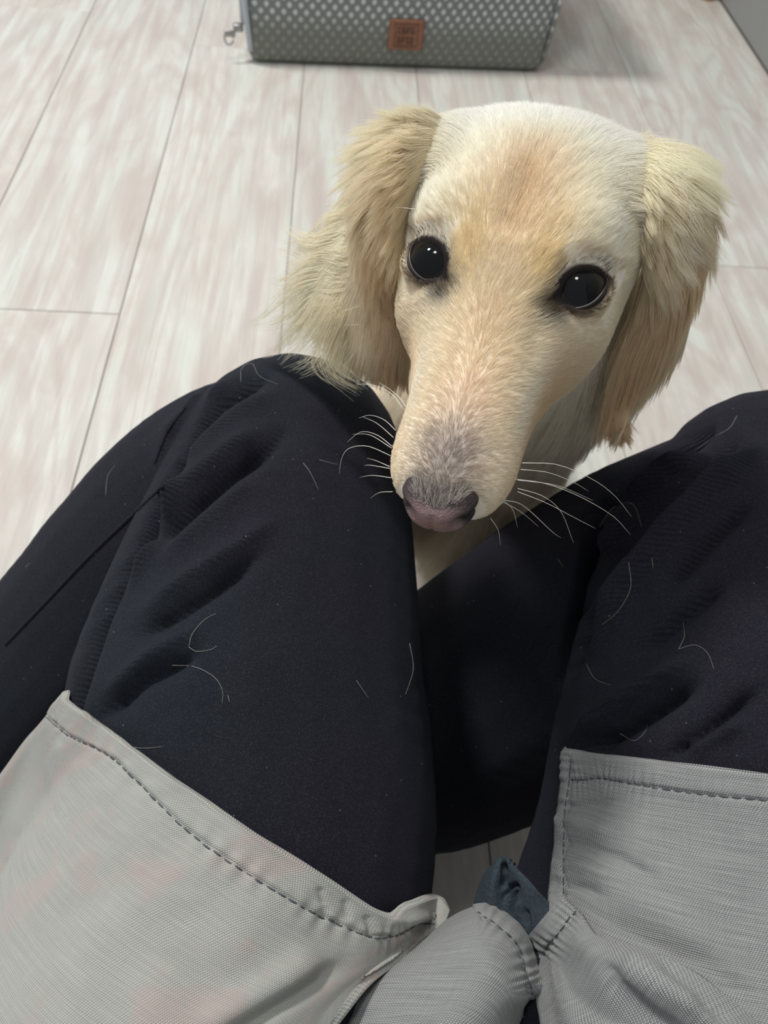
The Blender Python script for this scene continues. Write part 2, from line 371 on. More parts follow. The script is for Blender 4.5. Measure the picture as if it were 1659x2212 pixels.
creases = [  # line, width px, depth m, depth limit
    ([(368, 1040), (392, 960), (470, 872), (575, 810)], 20, -0.0070, .47), ([(400, 1010), (440, 950), (520, 890), (600, 850)], 26, 0.0030, .47), ([(345, 1010), (375, 930), (440, 860), (520, 815)], 24, 0.0035, .47),
    ([(322, 1175), (400, 1100), (490, 1022), (612, 935)], 24, -0.0075, .47), ([(345, 1120), (400, 1055), (490, 975), (560, 930)], 26, 0.0040, .47), ([(360, 1190), (450, 1120), (560, 1030)], 26, 0.0025, .47),
    ([(300, 1370), (380, 1320), (465, 1268), (560, 1200)], 22, -0.0050, .46), ([(320, 1310), (420, 1240), (520, 1180), (590, 1130)], 24, 0.0030, .46),
    ([(212, 1550), (300, 1472), (425, 1412)], 22, -0.0045, .46), ([(230, 1500), (320, 1420), (430, 1360)], 24, 0.0030, .46),
    ([(372, 1000), (352, 1062), (305, 1165), (262, 1235), (215, 1340), (165, 1500), (140, 1600)], 13, -0.0085, .52), ([(395, 1040), (370, 1100), (330, 1180), (285, 1260)], 14, 0.0045, .47),
    # right leg
    ([(1530, 930), (1440, 992), (1365, 1041), (1319, 1110), (1296, 1156), (1262, 1236)], 16, -0.0142, .50), ([(1580, 960), (1483, 1058), (1434, 1110), (1382, 1182), (1330, 1240), (1265, 1350), (1222, 1460)], 20, -0.0135, .50),
    ([(1530, 985), (1450, 1030), (1385, 1090), (1345, 1160), (1300, 1230)], 14, 0.0104, .50), ([(1353, 1070), (1304, 1139), (1262, 1225), (1235, 1340), (1215, 1480)], 10, -0.0113, .50), ([(1330, 1060), (1285, 1120), (1250, 1200)], 12, 0.0076, .50),
    ([(1640, 980), (1540, 1060), (1450, 1160), (1360, 1270), (1290, 1400)], 26, 0.0104, .50), ([(1620, 1080), (1530, 1160), (1440, 1260)], 26, -0.0057, .50),
    ([(1500, 1475), (1420, 1525), (1342, 1574), (1262, 1618)], 22, -0.0084, .45), ([(1490, 1425), (1410, 1475), (1320, 1535), (1240, 1600)], 22, 0.0063, .45),
    ([(1640, 1490), (1530, 1580), (1440, 1635)], 22, -0.0056, .45), ([(1600, 1560), (1480, 1620)], 20, 0.0049, .45), ([(1560, 1260), (1480, 1320), (1380, 1400)], 26, -0.0049, .45), ([(1345, 1085), (1300, 1100), (1258, 1130)], 12, -0.0066, .50),
]
def apply_creases():
    V = get_v(tr); N = get_n(tr); D = np.zeros(len(V))
    for line, wd, dp, zm in creases: D += amp(V, N, line, wd, dp, zm)
    D *= 1.35
    h = np.sin(V[:, 0] * 61 + 3 * np.sin(V[:, 1] * 23)) * np.sin(V[:, 1] * 47 + 2 * np.sin(V[:, 2] * 31)) * 0.0006
    V = V + N * (D + h)[:, None]; V[:, 2] = np.maximum(V[:, 2], 0.0015); set_v(tr, V)
    ra = tr.attributes.new('rib', 'FLOAT', 'POINT'); ra.data.foreach_set('value', np.clip(np.abs(D) / 0.005 - .15, 0, 1).astype(np.float32))
apply_creases()
def mat_trousers():
    t = NT('black_cotton_twill', 0.9); tc = t.n('ShaderNodeTexCoord').outputs['Object']
    mott = t.noise(tc, 7, 2); c = t.ramp(mott, [(0.40, srgb(31, 29, 39)), (0.60, srgb(30, 34, 41))])
    fuzz = t.noise(tc, 1700, 3, 0.8); c = t.mix(t.math('MULTIPLY', t.ramp(fuzz, [(0.50, (0, 0, 0)), (0.68, (1, 1, 1))]), 0.55), c, srgb(70, 72, 80))
    vo = t.n('ShaderNodeTexVoronoi'); t.l(t.mapping(tc, (1, 1, .45), (.4, .9, .2)), vo.inputs['Vector']); vo.inputs['Scale'].default_value = 330; vo.inputs['Randomness'].default_value = 1
    sp = t.n('ShaderNodeSeparateColor'); t.l(vo.outputs['Color'], sp.inputs[0]); lint = t.math('MULTIPLY', t.math('LESS_THAN', vo.outputs['Distance'], 0.10), t.math('GREATER_THAN', sp.outputs[0], 0.93))
    c = t.mix(t.math('MULTIPLY', lint, .5), c, srgb(150, 150, 150)); t.l(c, t.b.inputs['Base Color'])
    wv = t.n('ShaderNodeTexWave', bands_direction='Y'); t.l(t.mapping(tc, (1, 1, 1), (0.25, 0.1, 0.18)), wv.inputs[0]); wv.inputs['Scale'].default_value = 150; wv.inputs['Distortion'].default_value = 1.0; wv.inputs['Detail'].default_value = 1; wv.inputs['Detail Scale'].default_value = 0.4
    rb = t.n('ShaderNodeAttribute'); rb.attribute_name = 'rib'; ribs = t.math('MULTIPLY', wv.outputs['Fac'], rb.outputs['Fac'])
    nb = t.bump(ribs, 0.0007, 0.9); t.l(t.bump(fuzz, 0.0006, 1.0, nb), t.b.inputs['Normal'])
    t.b.inputs['Specular IOR Level'].default_value = 0.12; t.b.inputs['Sheen Weight'].default_value = 0.05; t.b.inputs['Sheen Roughness'].default_value = 0.5; t.b.inputs['Sheen Tint'].default_value = srgb(150, 160, 180)
    return t.m
MT = mat_trousers(); tr.materials.append(MT)
person = empty('person', 'seated person in black trousers and a grey apron, knees apart, seen from above', 'person', (0, 0, 0))
trousers = link(bpy.data.objects.new('trousers', tr), person); trousers['label'] = 'black cotton trousers creased behind the knees'
dg = bpy.context.evaluated_depsgraph_get()
TB = BVHTree.FromPolygons([tuple(v) for v in get_v(tr)], [tuple(p.vertices) for p in tr.polygons])
def hit_depth(x, y, tree=TB):
    v = np.array([(x - CX) / F, (y - CY) / F, 1.0]); d = C2W @ v; L = np.linalg.norm(d)
    r = tree.ray_cast(Vector(CAM), Vector(d / L)); return None if r[0] is None else r[3] / L
def on_trousers(x, y, lift=0.0008):
    z = hit_depth(x, y); return at(x, y, (z if z else 0.45) - lift)
# outer seam of the left trouser leg and the fine seam at the knee
def seam(line, r=0.0010, n=60):
    pts = [on_trousers(x, y, 0.0002) for x, y in catmull(line, n)]; V_, Q_ = tube_mesh(pts, r, 6); return mesh_np('seam', V_, Q_, MT, trousers)
seam([(352, 1050), (300, 1100), (200, 1195), (100, 1300), (12, 1392)], 0.0012)
seam([(400, 880), (360, 935), (335, 1000)], 0.0008)
# ------------------------------------------------------------------ grey apron over the lap
def mat_apron():
    t = NT('grey_cotton_canvas', 0.85); uvn = t.n('ShaderNodeUVMap'); uv = uvn.outputs[0]
    sep = t.n('ShaderNodeSeparateXYZ'); t.l(uv, sep.inputs[0]); u, v = sep.outputs[0], sep.outputs[1]
    wob = t.noise(uv, 60, 2); k = 2 * math.pi / 0.00098
    uu = t.math('ADD', u, t.math('MULTIPLY', wob, 0.0020)); vv = t.math('ADD', v, t.math('MULTIPLY', wob, 0.0016))
    rowi = t.math('FLOOR', t.math('DIVIDE', vv, 0.00062)); sh = t.math('MULTIPLY', rowi, 2.094)
    a = t.math('SINE', t.math('ADD', t.math('MULTIPLY', uu, k), sh)); b = t.math('SINE', t.math('MULTIPLY', vv, 2 * math.pi / 0.00062))
    h = t.math('MULTIPLY', t.math('MULTIPLY_ADD', a, 0.5, 0.5), t.math('MULTIPLY_ADD', b, 0.5, 0.5))
    slub = t.noise(t.mapping(uv, (40, 1400, 1)), 1.0, 2); slub2 = t.noise(t.mapping(uv, (900, 60, 1)), 1.0, 2)
    tone = t.noise(uv, 25, 3)
    c = t.ramp(h, [(0.0, srgb(92, 93, 94)), (0.55, srgb(192, 194, 193))])
    c = t.mix(t.math('MULTIPLY', t.ramp(slub, [(0.35, (0, 0, 0)), (0.7, (1, 1, 1))]), 0.25), c, srgb(205, 207, 205)); c = t.mix(t.math('MULTIPLY', t.ramp(slub2, [(0.4, (0, 0, 0)), (0.7, (1, 1, 1))]), 0.16), c, srgb(110, 110, 112))
    c = t.mix(t.math('MULTIPLY', t.ramp(tone, [(0.42, (0, 0, 0)), (0.7, (1, 1, 1))]), 0.25), c, srgb(130, 130, 131))
    st = t.n('ShaderNodeAttribute'); st.attribute_name = 'lit_tint_stain'
    blot = t.noise(uv, 26, 3, 0.6)
    s = t.math('MULTIPLY', st.outputs['Fac'], t.ramp(blot, [(0.50, (0, 0, 0)), (0.60, (1, 1, 1))]))
    lit_warm = t.mix(t.math('MULTIPLY', st.outputs['Fac'], 0.35), c, srgb(204, 204, 192)); c = t.mix(t.math('MULTIPLY', s, 0.42), lit_warm, srgb(186, 162, 158))  # whole-panel tint paints the stronger left light into the cloth; blotches are stains
    t.l(c, t.b.inputs['Base Color']); t.l(t.bump(h, 0.0005, 0.7), t.b.inputs['Normal']); t.b.inputs['Specular IOR Level'].default_value = 0.15
    t.b.inputs['Sheen Weight'].default_value = 0.12; return t.m
MA = mat_apron(); M_thread = simple('dark_thread', srgb(78, 80, 88), 0.8); M_teal_t = NT('dark_teal_knit', 0.9)
_tc = M_teal_t.n('ShaderNodeTexCoord').outputs['Object']; M_teal_t.l(M_teal_t.ramp(M_teal_t.noise(_tc, 900, 2), [(0.3, srgb(34, 44, 51)), (0.7, srgb(50, 63, 72))]), M_teal_t.b.inputs['Base Color'])
M_teal_t.l(M_teal_t.bump(M_teal_t.noise(_tc, 1300, 2), 0.0004, 0.6), M_teal_t.b.inputs['Normal']); MTL = M_teal_t.m
apron = bpy.data.objects.new('apron', None); link(apron, person); apron['label'] = 'grey canvas apron lying open across both thighs'
panels = []
def bvh_of(V, Q): return BVHTree.FromPolygons([tuple(v) for v in V], [tuple(q) for q in Q])
def cloth(name, G, nu, nv, mat, parent, trees=(TB,), gap=0.004, relax=30, folds=(), hem=None, lit_tint_stain=0.0, thick=0.0012, roll=0.003, roll_sides=('v0',), label=None):
    S = surf(G, nu, nv); X, Y, Z = S[..., 0].copy(), S[..., 1].copy(), S[..., 2].copy()
    lim = np.full(Z.shape, 9.0)
    for j in range(nv):
        for i in range(nu):
            for tr_ in trees:
                z = hit_depth(X[j, i], Y[j, i], tr_)
                if z is not None: lim[j, i] = min(lim[j, i], z - gap)
    for _ in range(2):
        Lp = np.pad(lim, 1, mode='edge'); lim = np.minimum.reduce([lim, Lp[:-2, 1:-1], Lp[2:, 1:-1], Lp[1:-1, :-2], Lp[1:-1, 2:]])
    Z = np.minimum(Z, lim)
    for _ in range(relax):
        Zp = np.pad(Z, 1, mode='edge'); Z = 0.5 * Z + 0.125 * (Zp[:-2, 1:-1] + Zp[2:, 1:-1] + Zp[1:-1, :-2] + Zp[1:-1, 2:]); Z = np.minimum(Z, lim)
    P = c2w(np.stack([(X - CX) / F * Z, (Y - CY) / F * Z, Z], -1))
    U = np.cumsum(np.r_['1', np.zeros((nv, 1)), np.linalg.norm(np.diff(P, axis=1), axis=2)], axis=1); Vv = np.cumsum(np.r_['0', np.zeros((1, nu)), np.linalg.norm(np.diff(P, axis=0), axis=2)], axis=0)
    U = U - U[:, -1:] * 0.5; U = np.mean(U, 0)[None, :] * 0.8 + U * 0.2
    du = np.gradient(P, axis=1); dv = np.gradient(P, axis=0); N = np.cross(dv, du); N /= np.linalg.norm(N, axis=2)[..., None] + 1e-12
    toc = CAM - P; N *= np.sign((N * toc).sum(2))[..., None]
    D = np.zeros(Z.shape); pxy = np.stack([X, Y], -1).reshape(-1, 2)
    for line, wd, dp in folds:
        d, s = seg_dist(pxy, line); D += (dp * np.exp(-(d / wd) ** 2) * (0.2 + 0.8 * np.clip(np.minimum(s, 1 - s) / 0.15, 0, 1))).reshape(Z.shape)
    jj, ii = np.meshgrid(np.arange(nv), np.arange(nu), indexing='ij')
    for h in hem or ():
        # h: (pixel line of the stitch, pixel line of the edge, raise)
        ds, ss = seg_dist(pxy, h[0]); de, _ = seg_dist(pxy, h[1]); ds = ds.reshape(Z.shape); de = de.reshape(Z.shape)
        line_pts = catmull(h[0], 200); wl_, _ = seg_dist(line_pts, h[1]); nd = np.argmin(((pxy[:, None, :] - line_pts[None, ::4]) ** 2).sum(2), 1); inside = (de < wl_[::4][nd].reshape(Z.shape) + 1.5) & (de + ds < h[3] * 1.6)
        dpx = np.clip(1 - ds / 5.0, 0, 1)
        al = (ss.reshape(Z.shape) * h[4])
        D += np.where(inside, h[2] * np.clip(ds / 9, 0, 1), 0) - 0.0007 * np.exp(-(ds / 4.5) ** 2) + 0.0003 * np.sin(al * 2 * np.pi) * np.exp(-(ds / 26) ** 2) + 0.00025 * np.sin(al * 5.3 + 1) * np.exp(-(ds / 34) ** 2)
    D += 0.0008 * np.sin(P[..., 0] * 130 + 2 * np.sin(P[..., 1] * 60)) * np.sin(P[..., 1] * 95 + 1)
    P = P + N * D[..., None]
    sides = {'v0': (jj, Vv), 'u0': (ii, None), 'v1': (nv - 1 - jj, None), 'u1': (nu - 1 - ii, None)}
    for sd in roll_sides:
        idx = sides[sd][0]; P = P - N * (roll * np.clip(1 - idx / 3.0, 0, 1) ** 1.5)[..., None]
    Q = gridfaces(nu, nv); V_ = P.reshape(-1, 3)
    n0 = N.reshape(-1, 3)[Q[0]].mean(0); fn = np.cross(V_[Q[0][1]] - V_[Q[0][0]], V_[Q[0][2]] - V_[Q[0][0]])
    if fn @ n0 < 0: Q = Q[:, ::-1]
    o = mesh_np(name, V_, Q, mat, parent); me = o.data
    uvl = me.uv_layers.new(name='UVMap'); li = np.empty(len(me.loops), np.int32); me.loops.foreach_get('vertex_index', li)
    uvl.data.foreach_set('uv', np.stack([U.ravel()[li], Vv.ravel()[li]], 1).astype(np.float32).ravel())
    a = me.attributes.new('lit_tint_stain', 'FLOAT', 'POINT'); a.data.foreach_set('value', np.full(len(V_), lit_tint_stain, np.float32))
    m = o.modifiers.new('thickness', 'SOLIDIFY'); m.thickness = thick; m.offset = -1
    if label: o['label'] = label
    tree = bvh_of(V_, Q); return o, tree
def stitches(line, tree, parent, pitch=0.0046, length=0.0036, r=0.00027):
    L = catmull(line, 240); pts = []
    for x, y in L:
        z = hit_depth(x, y, tree)
        if z is not None: pts.append(at(x, y, z - 0.0001))
    pts = np.array(pts); d = np.r_[0, np.cumsum(np.linalg.norm(np.diff(pts, axis=0), axis=1))]; VV, QQ = [], []; s = 0; 
    while s + length < d[-1]:
        q = np.array([[np.interp(s + length * f, d, pts[:, k]) for k in range(3)] for f in (0, .25, .5, .75, 1)])
        tow = CAM - q[2]; tow /= np.linalg.norm(tow); q = q + tow * np.array([-0.0002, .0002, .0003, .0002, -0.0002])[:, None] + rng.normal(0, 0.00012, 3)
        v_, q_ = tube_mesh(q, r, 5, taper=[.6, 1, 1, 1, .6]); n = len(VV); VV += list(v_); QQ += [tuple(i + n for i in f) for f in q_]; s += pitch * (1 + rng.normal(0, 0.04))
    o = mesh_np('stitching', VV, QQ, M_thread, parent); o['kind'] = 'stuff'; return o
def G3(rows, zs):
    return [[(x, y, (z[i] if hasattr(z, '__len__') else z)) for i, (x, y) in enumerate(r)] for r, z in zip(rows, zs)]
# right panel, lying on the right thigh
edgeD = [(1212, 1615), (1300, 1628), (1400, 1640), (1530, 1656), (1700, 1678)]; leftD = [(1212, 1615), (1204, 1700), (1198, 1750), (1189, 1830), (1186, 1880), (1180, 1945)]
stD1 = [(1233, 1686), (1300, 1681), (1370, 1694), (1500, 1714), (1680, 1732)]; stD2 = [(1233, 1636), (1228, 1700), (1219, 1760), (1217, 1880), (1218, 1936)]
rows = [[(1212, 1615), (1300, 1628), (1400, 1640), (1530, 1656), (1700, 1678), (1900, 1700)], [(1203, 1700), (1300, 1710), (1400, 1720), (1530, 1735), (1700, 1757), (1900, 1780)],
        [(1190, 1828), (1300, 1840), (1400, 1850), (1530, 1860), (1700, 1880), (1900, 1900)], [(1180, 1945), (1290, 1960), (1400, 1970), (1530, 1990), (1700, 2010), (1900, 2030)],
        [(1190, 2060), (1290, 2090), (1400, 2110), (1530, 2130), (1700, 2150), (1900, 2170)], [(1250, 2250), (1330, 2290), (1420, 2310), (1530, 2330), (1700, 2350), (1900, 2370)]]
D_, treeD = cloth('apron_panel', G3(rows, [(.385, .40, .42, .42, .42, .42)] * 3 + [(.372, .40, .42, .42, .42, .42)] * 3), 170, 150, MA, apron, gap=0.006,
    folds=[([(1190, 1735), (1240, 1742), (1330, 1730)], 11, -0.0016), ([(1185, 1810), (1230, 1815), (1330, 1850), (1420, 1900)], 14, -0.0022), ([(1185, 1775), (1230, 1780), (1330, 1800)], 14, 0.0016), ([(1182, 1905), (1230, 1908), (1300, 1930)], 10, -0.0020), ([(1182, 1865), (1235, 1868), (1330, 1900)], 14, 0.0016),
           ([(1290, 1990), (1390, 2030), (1520, 2080), (1640, 2180)], 30, -0.0030), ([(1260, 1870), (1400, 1960), (1560, 2080)], 36, 0.0016)],
    hem=[(stD1, edgeD, 0.0009, 78, 26), (stD2, leftD, 0.0008, 48, 14)], roll_sides=('v0', 'u0'), label='grey apron panel on the right thigh, hemmed along two edges')
stitches(stD1, treeD, D_); stitches(stD2, treeD, D_)
# left panel, over the left thigh, with faint pinkish stains and brighter light painted in as a paler tint
edgeA = [(125, 1498), (250, 1590), (400, 1700), (550, 1800), (700, 1893), (825, 1972), (885, 1952), (945, 1936), (975, 1968)]
stA = [(92, 1543), (150, 1590), (245, 1640), (400, 1790), (540, 1892), (670, 1968), (790, 2021), (855, 2022), (905, 1996), (940, 1996)]
rows = [edgeA, [(90, 1545), (215, 1640), (370, 1760), (530, 1880), (670, 1962), (790, 2022), (865, 2020), (925, 1995), (955, 2005)], [(22, 1636), (130, 1760), (270, 1890), (430, 2010), (570, 2085), (690, 2112), (775, 2092), (845, 2062), (885, 2050)],
        [(-110, 1830), (0, 1980), (150, 2100), (310, 2200), (450, 2250), (560, 2250), (645, 2210), (725, 2160), (780, 2125)], [(-300, 2150), (-150, 2300), (0, 2420), (150, 2500), (300, 2520), (430, 2480), (520, 2400), (610, 2330), (680, 2270)]]
zs = [(.42, .42, .42, .42, .42, .372, .355, .342, .336), (.42, .42, .42, .42, .42, .36, .343, .330, .325), (.42, .42, .42, .42, .42, .335, .320, .313, .310), (.42, .42, .42, .42, .42, .31, .302, .298, .296), (.42, .42, .42, .42, .42, .29, .285, .28, .28)]
A_, treeA = cloth('apron_panel', G3(rows, zs), 220, 130, MA, apron, relax=60, gap=0.0075,
    folds=[([(830, 1985), (870, 1990), (930, 1975)], 14, 0.002), ([(740, 2085), (650, 2145), (545, 2212), (470, 2260)], 20, -0.0045), ([(700, 2060), (560, 2150), (430, 2230)], 40, 0.0035), ([(790, 1975), (800, 2020)], 9, -0.0016), ([(745, 1940), (752, 1990)], 9, -0.0010), ([(690, 1915), (698, 1955)], 9, -0.0012)],
    hem=[(stA, edgeA, 0.0009, 82, 34)], lit_tint_stain=1.0, roll_sides=('v0', 'u0', 'u1'), label='grey apron panel on the left thigh, brighter light painted in as a paler tint, faintly stained')
stitches(stA, treeA, A_)
# rolled middle fold between the thighs
rows = [[(962, 1984), (1000, 1962), (1048, 1950), (1088, 1972), (1114, 1994)], [(926, 2014), (975, 1998), (1038, 1992), (1102, 2010), (1148, 2036)], [(842, 2079), (920, 2070), (1010, 2066), (1100, 2078), (1172, 2096)],
        [(762, 2122), (860, 2140), (980, 2146), (1095, 2150), (1187, 2132)], [(676, 2216), (800, 2240), (940, 2240), (1070, 2222), (1138, 2196)], [(560, 2360), (720, 2400), (900, 2400), (1040, 2330), (1110, 2290)]]
zs = [(.328, .324, .322, .324, .328), (.320, .305, .298, .303, .320), (.308, .290, .281, .286, .313), (.300, .279, .270, .276, .306), (.292, .268, .258, .270, .302), (.280, .26, .25, .26, .29)]
stB = [(1032, 1971), (1073, 1998), (1120, 2044), (1137, 2103), (1149, 2137), (1147, 2156)]; edgeB = [(1048, 1951), (1090, 1975), (1140, 2019), (1158, 2061), (1185, 2130)]
B_, treeB = cloth('apron_fold', G3(rows, zs), 130, 120, MA, apron, trees=(), relax=6, folds=[([(960, 2030), (860, 2110), (760, 2190)], 26, 0.002), ([(1140, 2200), (1155, 2160), (1150, 2120)], 12, -0.002), ([(1040, 2040), (960, 2130), (900, 2210)], 34, -0.0015)],
    hem=[(stB, edgeB, 0.0008, 44, 12)], roll=0.006, roll_sides=('v0', 'u0', 'u1'), label='rolled fold of the grey apron between the thighs')
stitches(stB, treeB, B_)
# turned-over corner at the right
rows = [[(1139, 2019), (1163, 1990), (1188, 1962), (1212, 1936)], [(1158, 2062), (1192, 2034), (1220, 1998), (1244, 1964)], [(1150, 2120), (1225, 2085), (1262, 2045), (1300, 2020)],
        [(1150, 2190), (1280, 2140), (1340, 2092), (1402, 2051)], [(1190, 2290), (1370, 2210), (1440, 2150), (1500, 2090)], [(1400, 2400), (1480, 2300), (1545, 2220), (1600, 2168)], [(1560, 2500), (1620, 2400), (1665, 2320), (1710, 2260)]]
zs = [(.322, .312, .308, .306), (.316, .300, .296, .298), (.308, .288, .280, .282), (.298, .272, .264, .270), (.28, .262, .254, .262), (.27, .255, .248, .256), (.265, .25, .245, .25)]
stC = [(1244, 1966), (1222, 1994), (1192, 2032), (1168, 2064)]; edgeC = [(1212, 1936), (1188, 1962), (1139, 2019)]
C_, treeC = cloth('apron_fold', G3(rows, zs), 90, 150, MA, apron, trees=(treeD,), gap=0.0035, relax=10, folds=[([(1300, 2060), (1330, 2130), (1400, 2200), (1480, 2250)], 22, -0.0030), ([(1345, 2060), (1420, 2110), (1520, 2180)], 26, 0.0025), ([(1420, 2080), (1500, 2140), (1580, 2220)], 14, -0.0018)],
    hem=[(stC, edgeC, 0.0008, 44, 9)], roll=0.004, roll_sides=('v0', 'u0', 'u1'), label='turned-over corner of the grey apron beside the middle fold')
stitches(stC, treeC, C_)
# dark teal shirt hem poking out between the apron folds
rows = [[(1066, 1868), (1078, 1854), (1090, 1849), (1100, 1856), (1110, 1868)], [(1046, 1893), (1068, 1884), (1089, 1878), (1110, 1882), (1136, 1893)], [(1031, 1928), (1060, 1922), (1088, 1914), (1122, 1918), (1162, 1926)],
        [(1024, 1964), (1060, 1965), (1095, 1962), (1135, 1960), (1186, 1958)], [(1050, 2024), (1080, 2024), (1110, 2024), (1140, 2012), (1175, 1990)], [(1100, 2070), (1115, 2070), (1130, 2070), (1145, 2060), (1165, 2040)]]
E_, treeE = cloth('shirt_hem', G3(rows, [(.345, .342, .340, .338, .335), (.345, .338, .338, .332, .328), (.343, .335, .336, .328, .322), (.340, .332, .333, .325, .318), (.336, .330, .328, .322, .316), (.33, .326, .325, .32, .315)]), 60, 60, MTL, person, trees=(), relax=2,
    folds=[([(1088, 1862), (1090, 1890), (1086, 1918)], 5, -0.0050), ([(1088, 1945), (1098, 1918), (1112, 1912), (1118, 1925)], 5, -0.0035), ([(1104, 1990), (1106, 1940), (1112, 1922)], 5, -0.003), ([(1118, 1990), (1122, 1945)], 5, 0.0025), ([(1140, 2000), (1135, 1965)], 6, -0.0025)],
    roll=0.0, roll_sides=(), label='dark teal shirt hem poking out between the apron folds')
from mathutils.kdtree import KDTree
# ------------------------------------------------------------------ dog
HX = np.array([-0.953, -0.239, 0.186]); HY = np.array([-0.302, 0.781, -0.547]); HX /= np.linalg.norm(HX); HY -= HX * (HX @ HY); HY /= np.linalg.norm(HY)
HZ = np.cross(HX, HY)
HT = np.array([0.0434, -0.0849, 0.2796])
def h2w(L):                                # head frame (x to the dog's right, y to the nose, z up) -> world
    L = np.asarray(L, float); return c2w(HT + L[..., 0:1] * HX + L[..., 1:2] * HY + L[..., 2:3] * HZ)
def w2h(P):
    c = w2c(P) - HT; return np.stack([c @ HX, c @ HY, c @ HZ], -1)
def h2wd(D): D = np.asarray(D, float); return (D[..., 0:1] * HX + D[..., 1:2] * HY + D[..., 2:3] * HZ) @ C2W.T
def nrm(a): return a / (np.linalg.norm(a, axis=-1, keepdims=True) + 1e-12)
dog_base = h2w(np.array([0, -0.05, 0])); dog_base = (float(dog_base[0]) + 0.02, 0.45, 0.0)
dog = empty('dog', 'cream long-haired dachshund looking up between the knees', 'dog', dog_base)
# --- continuous body: head, neck, trunk, legs
ST = np.array([  # y, z top, z bottom, z of widest, half width, exponent
    (.084, -.0225, -.037, -.030, .0100, 2.0), (.079, -.0180, -.042, -.031, .0155, 2.1), (.069, -.0130, -.046, -.032, .0190, 2.2), (.052, -.0080, -.049, -.032, .0212, 2.3),
    (.034, -.0025, -.052, -.031, .0236, 2.4), (.017, .0045, -.056, -.029, .0286, 2.7), (.003, .0125, -.060, -.025, .0360, 3.0), (-.014, .0205, -.062, -.018, .0415, 3.0),
    (-.030, .0270, -.062, -.008, .0455, 2.6), (-.050, .0295, -.060, -.002, .0455, 2.4), (-.068, .0270, -.052, 0, .0430, 2.3), (-.083, .0185, -.040, -.002, .0360, 2.2), (-.093, .004, -.02, -.006, .022, 2.0)])
S2 = catmull(ST, 46); nr = 56; an = np.linspace(0, 2 * np.pi, nr, endpoint=False); HV = []
for y, zt, zb, zc, hw, e in S2:
    c, s = np.cos(an), np.sin(an); x = hw * np.sign(c) * np.abs(c) ** (2 / e); z = np.where(s > 0, zc + (zt - zc) * np.abs(s) ** (2 / e), zc + (zc - zb) * -(np.abs(s) ** (2 / 2.2)))
    HV.append(np.stack([x, np.full(nr, y), z], 1))
HVa = np.concatenate(HV); nrow = len(S2); HF = []
for j in range(nrow - 1):
    for i in range(nr): HF.append((j * nr + i, j * nr + (i + 1) % nr, (j + 1) * nr + (i + 1) % nr, (j + 1) * nr + i))
nv0 = len(HVa); HVa = np.vstack([HVa, [(0, ST[0, 0] + .002, -.029)], [(0, ST[-1, 0] - .003, -.009)]])
for i in range(nr): HF.append((nv0, (i + 1) % nr, i)); HF.append((nv0 + 1, (nrow - 1) * nr + i, (nrow - 1) * nr + (i + 1) % nr))
VL, FL = [h2w(HVa)], [HF]
def add_limbs(p): add_limb(VL, FL, p)
nk = h2w(np.array([[0, -.065, -.018]]))[0]; bx0 = dog_base[0]
chest = np.array([bx0 - .004, .395, .175])
n1 = at(1178, 725, .405); n2 = at(1125, 890, .488)
add_limbs([(*nk, .040), (*n1, .045), (*n2, .041), (bx0 - .004, .372, .235, .045), (*chest, .056), (bx0 + .0, .445, .135, .058), (bx0 + .02, .515, .105, .062), (bx0 + .03, .565, .082, .060), (bx0 + .035, .595, .065, .045)])
add_limbs([(*n2, .041), (*at(1095, 1015, .585), .037), (*at(1000, 1180, .640), .038), (bx0 + .0, .445, .12, .05)])
for sg in (-1, 1):
    add_limbs([(bx0 - .012 + sg * .030, .375, .165, .028), (bx0 - .012 + sg * .038, .365, .115, .020), (bx0 - .012 + sg * .040, .372, .065, .015), (bx0 - .012 + sg * .042, .362, .022, .0145)])
    add_limbs([(bx0 - .012 + sg * .042, .362, .018, .0150), (bx0 - .012 + sg * .044, .340, .013, .0125)])
    add_limbs([(bx0 + .03 + sg * .040, .545, .075, .045), (bx0 + .02 + sg * .058, .480, .075, .034), (bx0 + .02 + sg * .062, .520, .028, .017), (bx0 + .02 + sg * .060, .465, .016, .014), (bx0 + .02 + sg * .060, .440, .012, .012)])
add_limbs([(bx0 + .035, .59, .06, .020), (bx0 + .06, .66, .03, .014), (bx0 + .10, .74, .02, .008)])
bd = remesh('body', VL, FL, 0.0015, 5)
V = get_v(bd); N = get_n(bd); L = w2h(V); LN = (N @ C2W) @ np.array([HX, HY, HZ]).T
V[:, 2] = np.maximum(V[:, 2], 0.0012); L = w2h(V)
def g(p, c, s): c = np.asarray(c, float); s = np.asarray(s, float); return np.exp(-(((p - c) / s) ** 2).sum(1))
def sculpt(L, LN):
    d = np.zeros(len(L))
    for sg in (-1, 1):
        d += .0045 * g(L, (sg * .0235, -.016, .014), (.011, .011, .011))       # brow ridge
        d += .0030 * g(L, (sg * .034, -.006, -.024), (.012, .020, .012))       # cheek bone
        d -= .0028 * g(L, (sg * .016, .018, -.006), (.007, .016, .010))        # hollow before the eye
        d += .0022 * g(L, (sg * .0175, .066, -.030), (.007, .016, .010))       # lip cushion
        d -= .0018 * g(L, (sg * .037, -.040, .012), (.012, .018, .012))        # temple
    d -= .0022 * g(L, (0, -.020, .022), (.006, .026, .012))                     # furrow of the forehead
    d -= .0012 * g(L, (0, .030, -.003), (.012, .02, .01))
    return L + LN * d[:, None]
head = g(L, (0, -.01, -.01), (.09, .16, .09)) > .12
Ls = sculpt(L, LN); L = np.where(head[:, None], Ls, L)
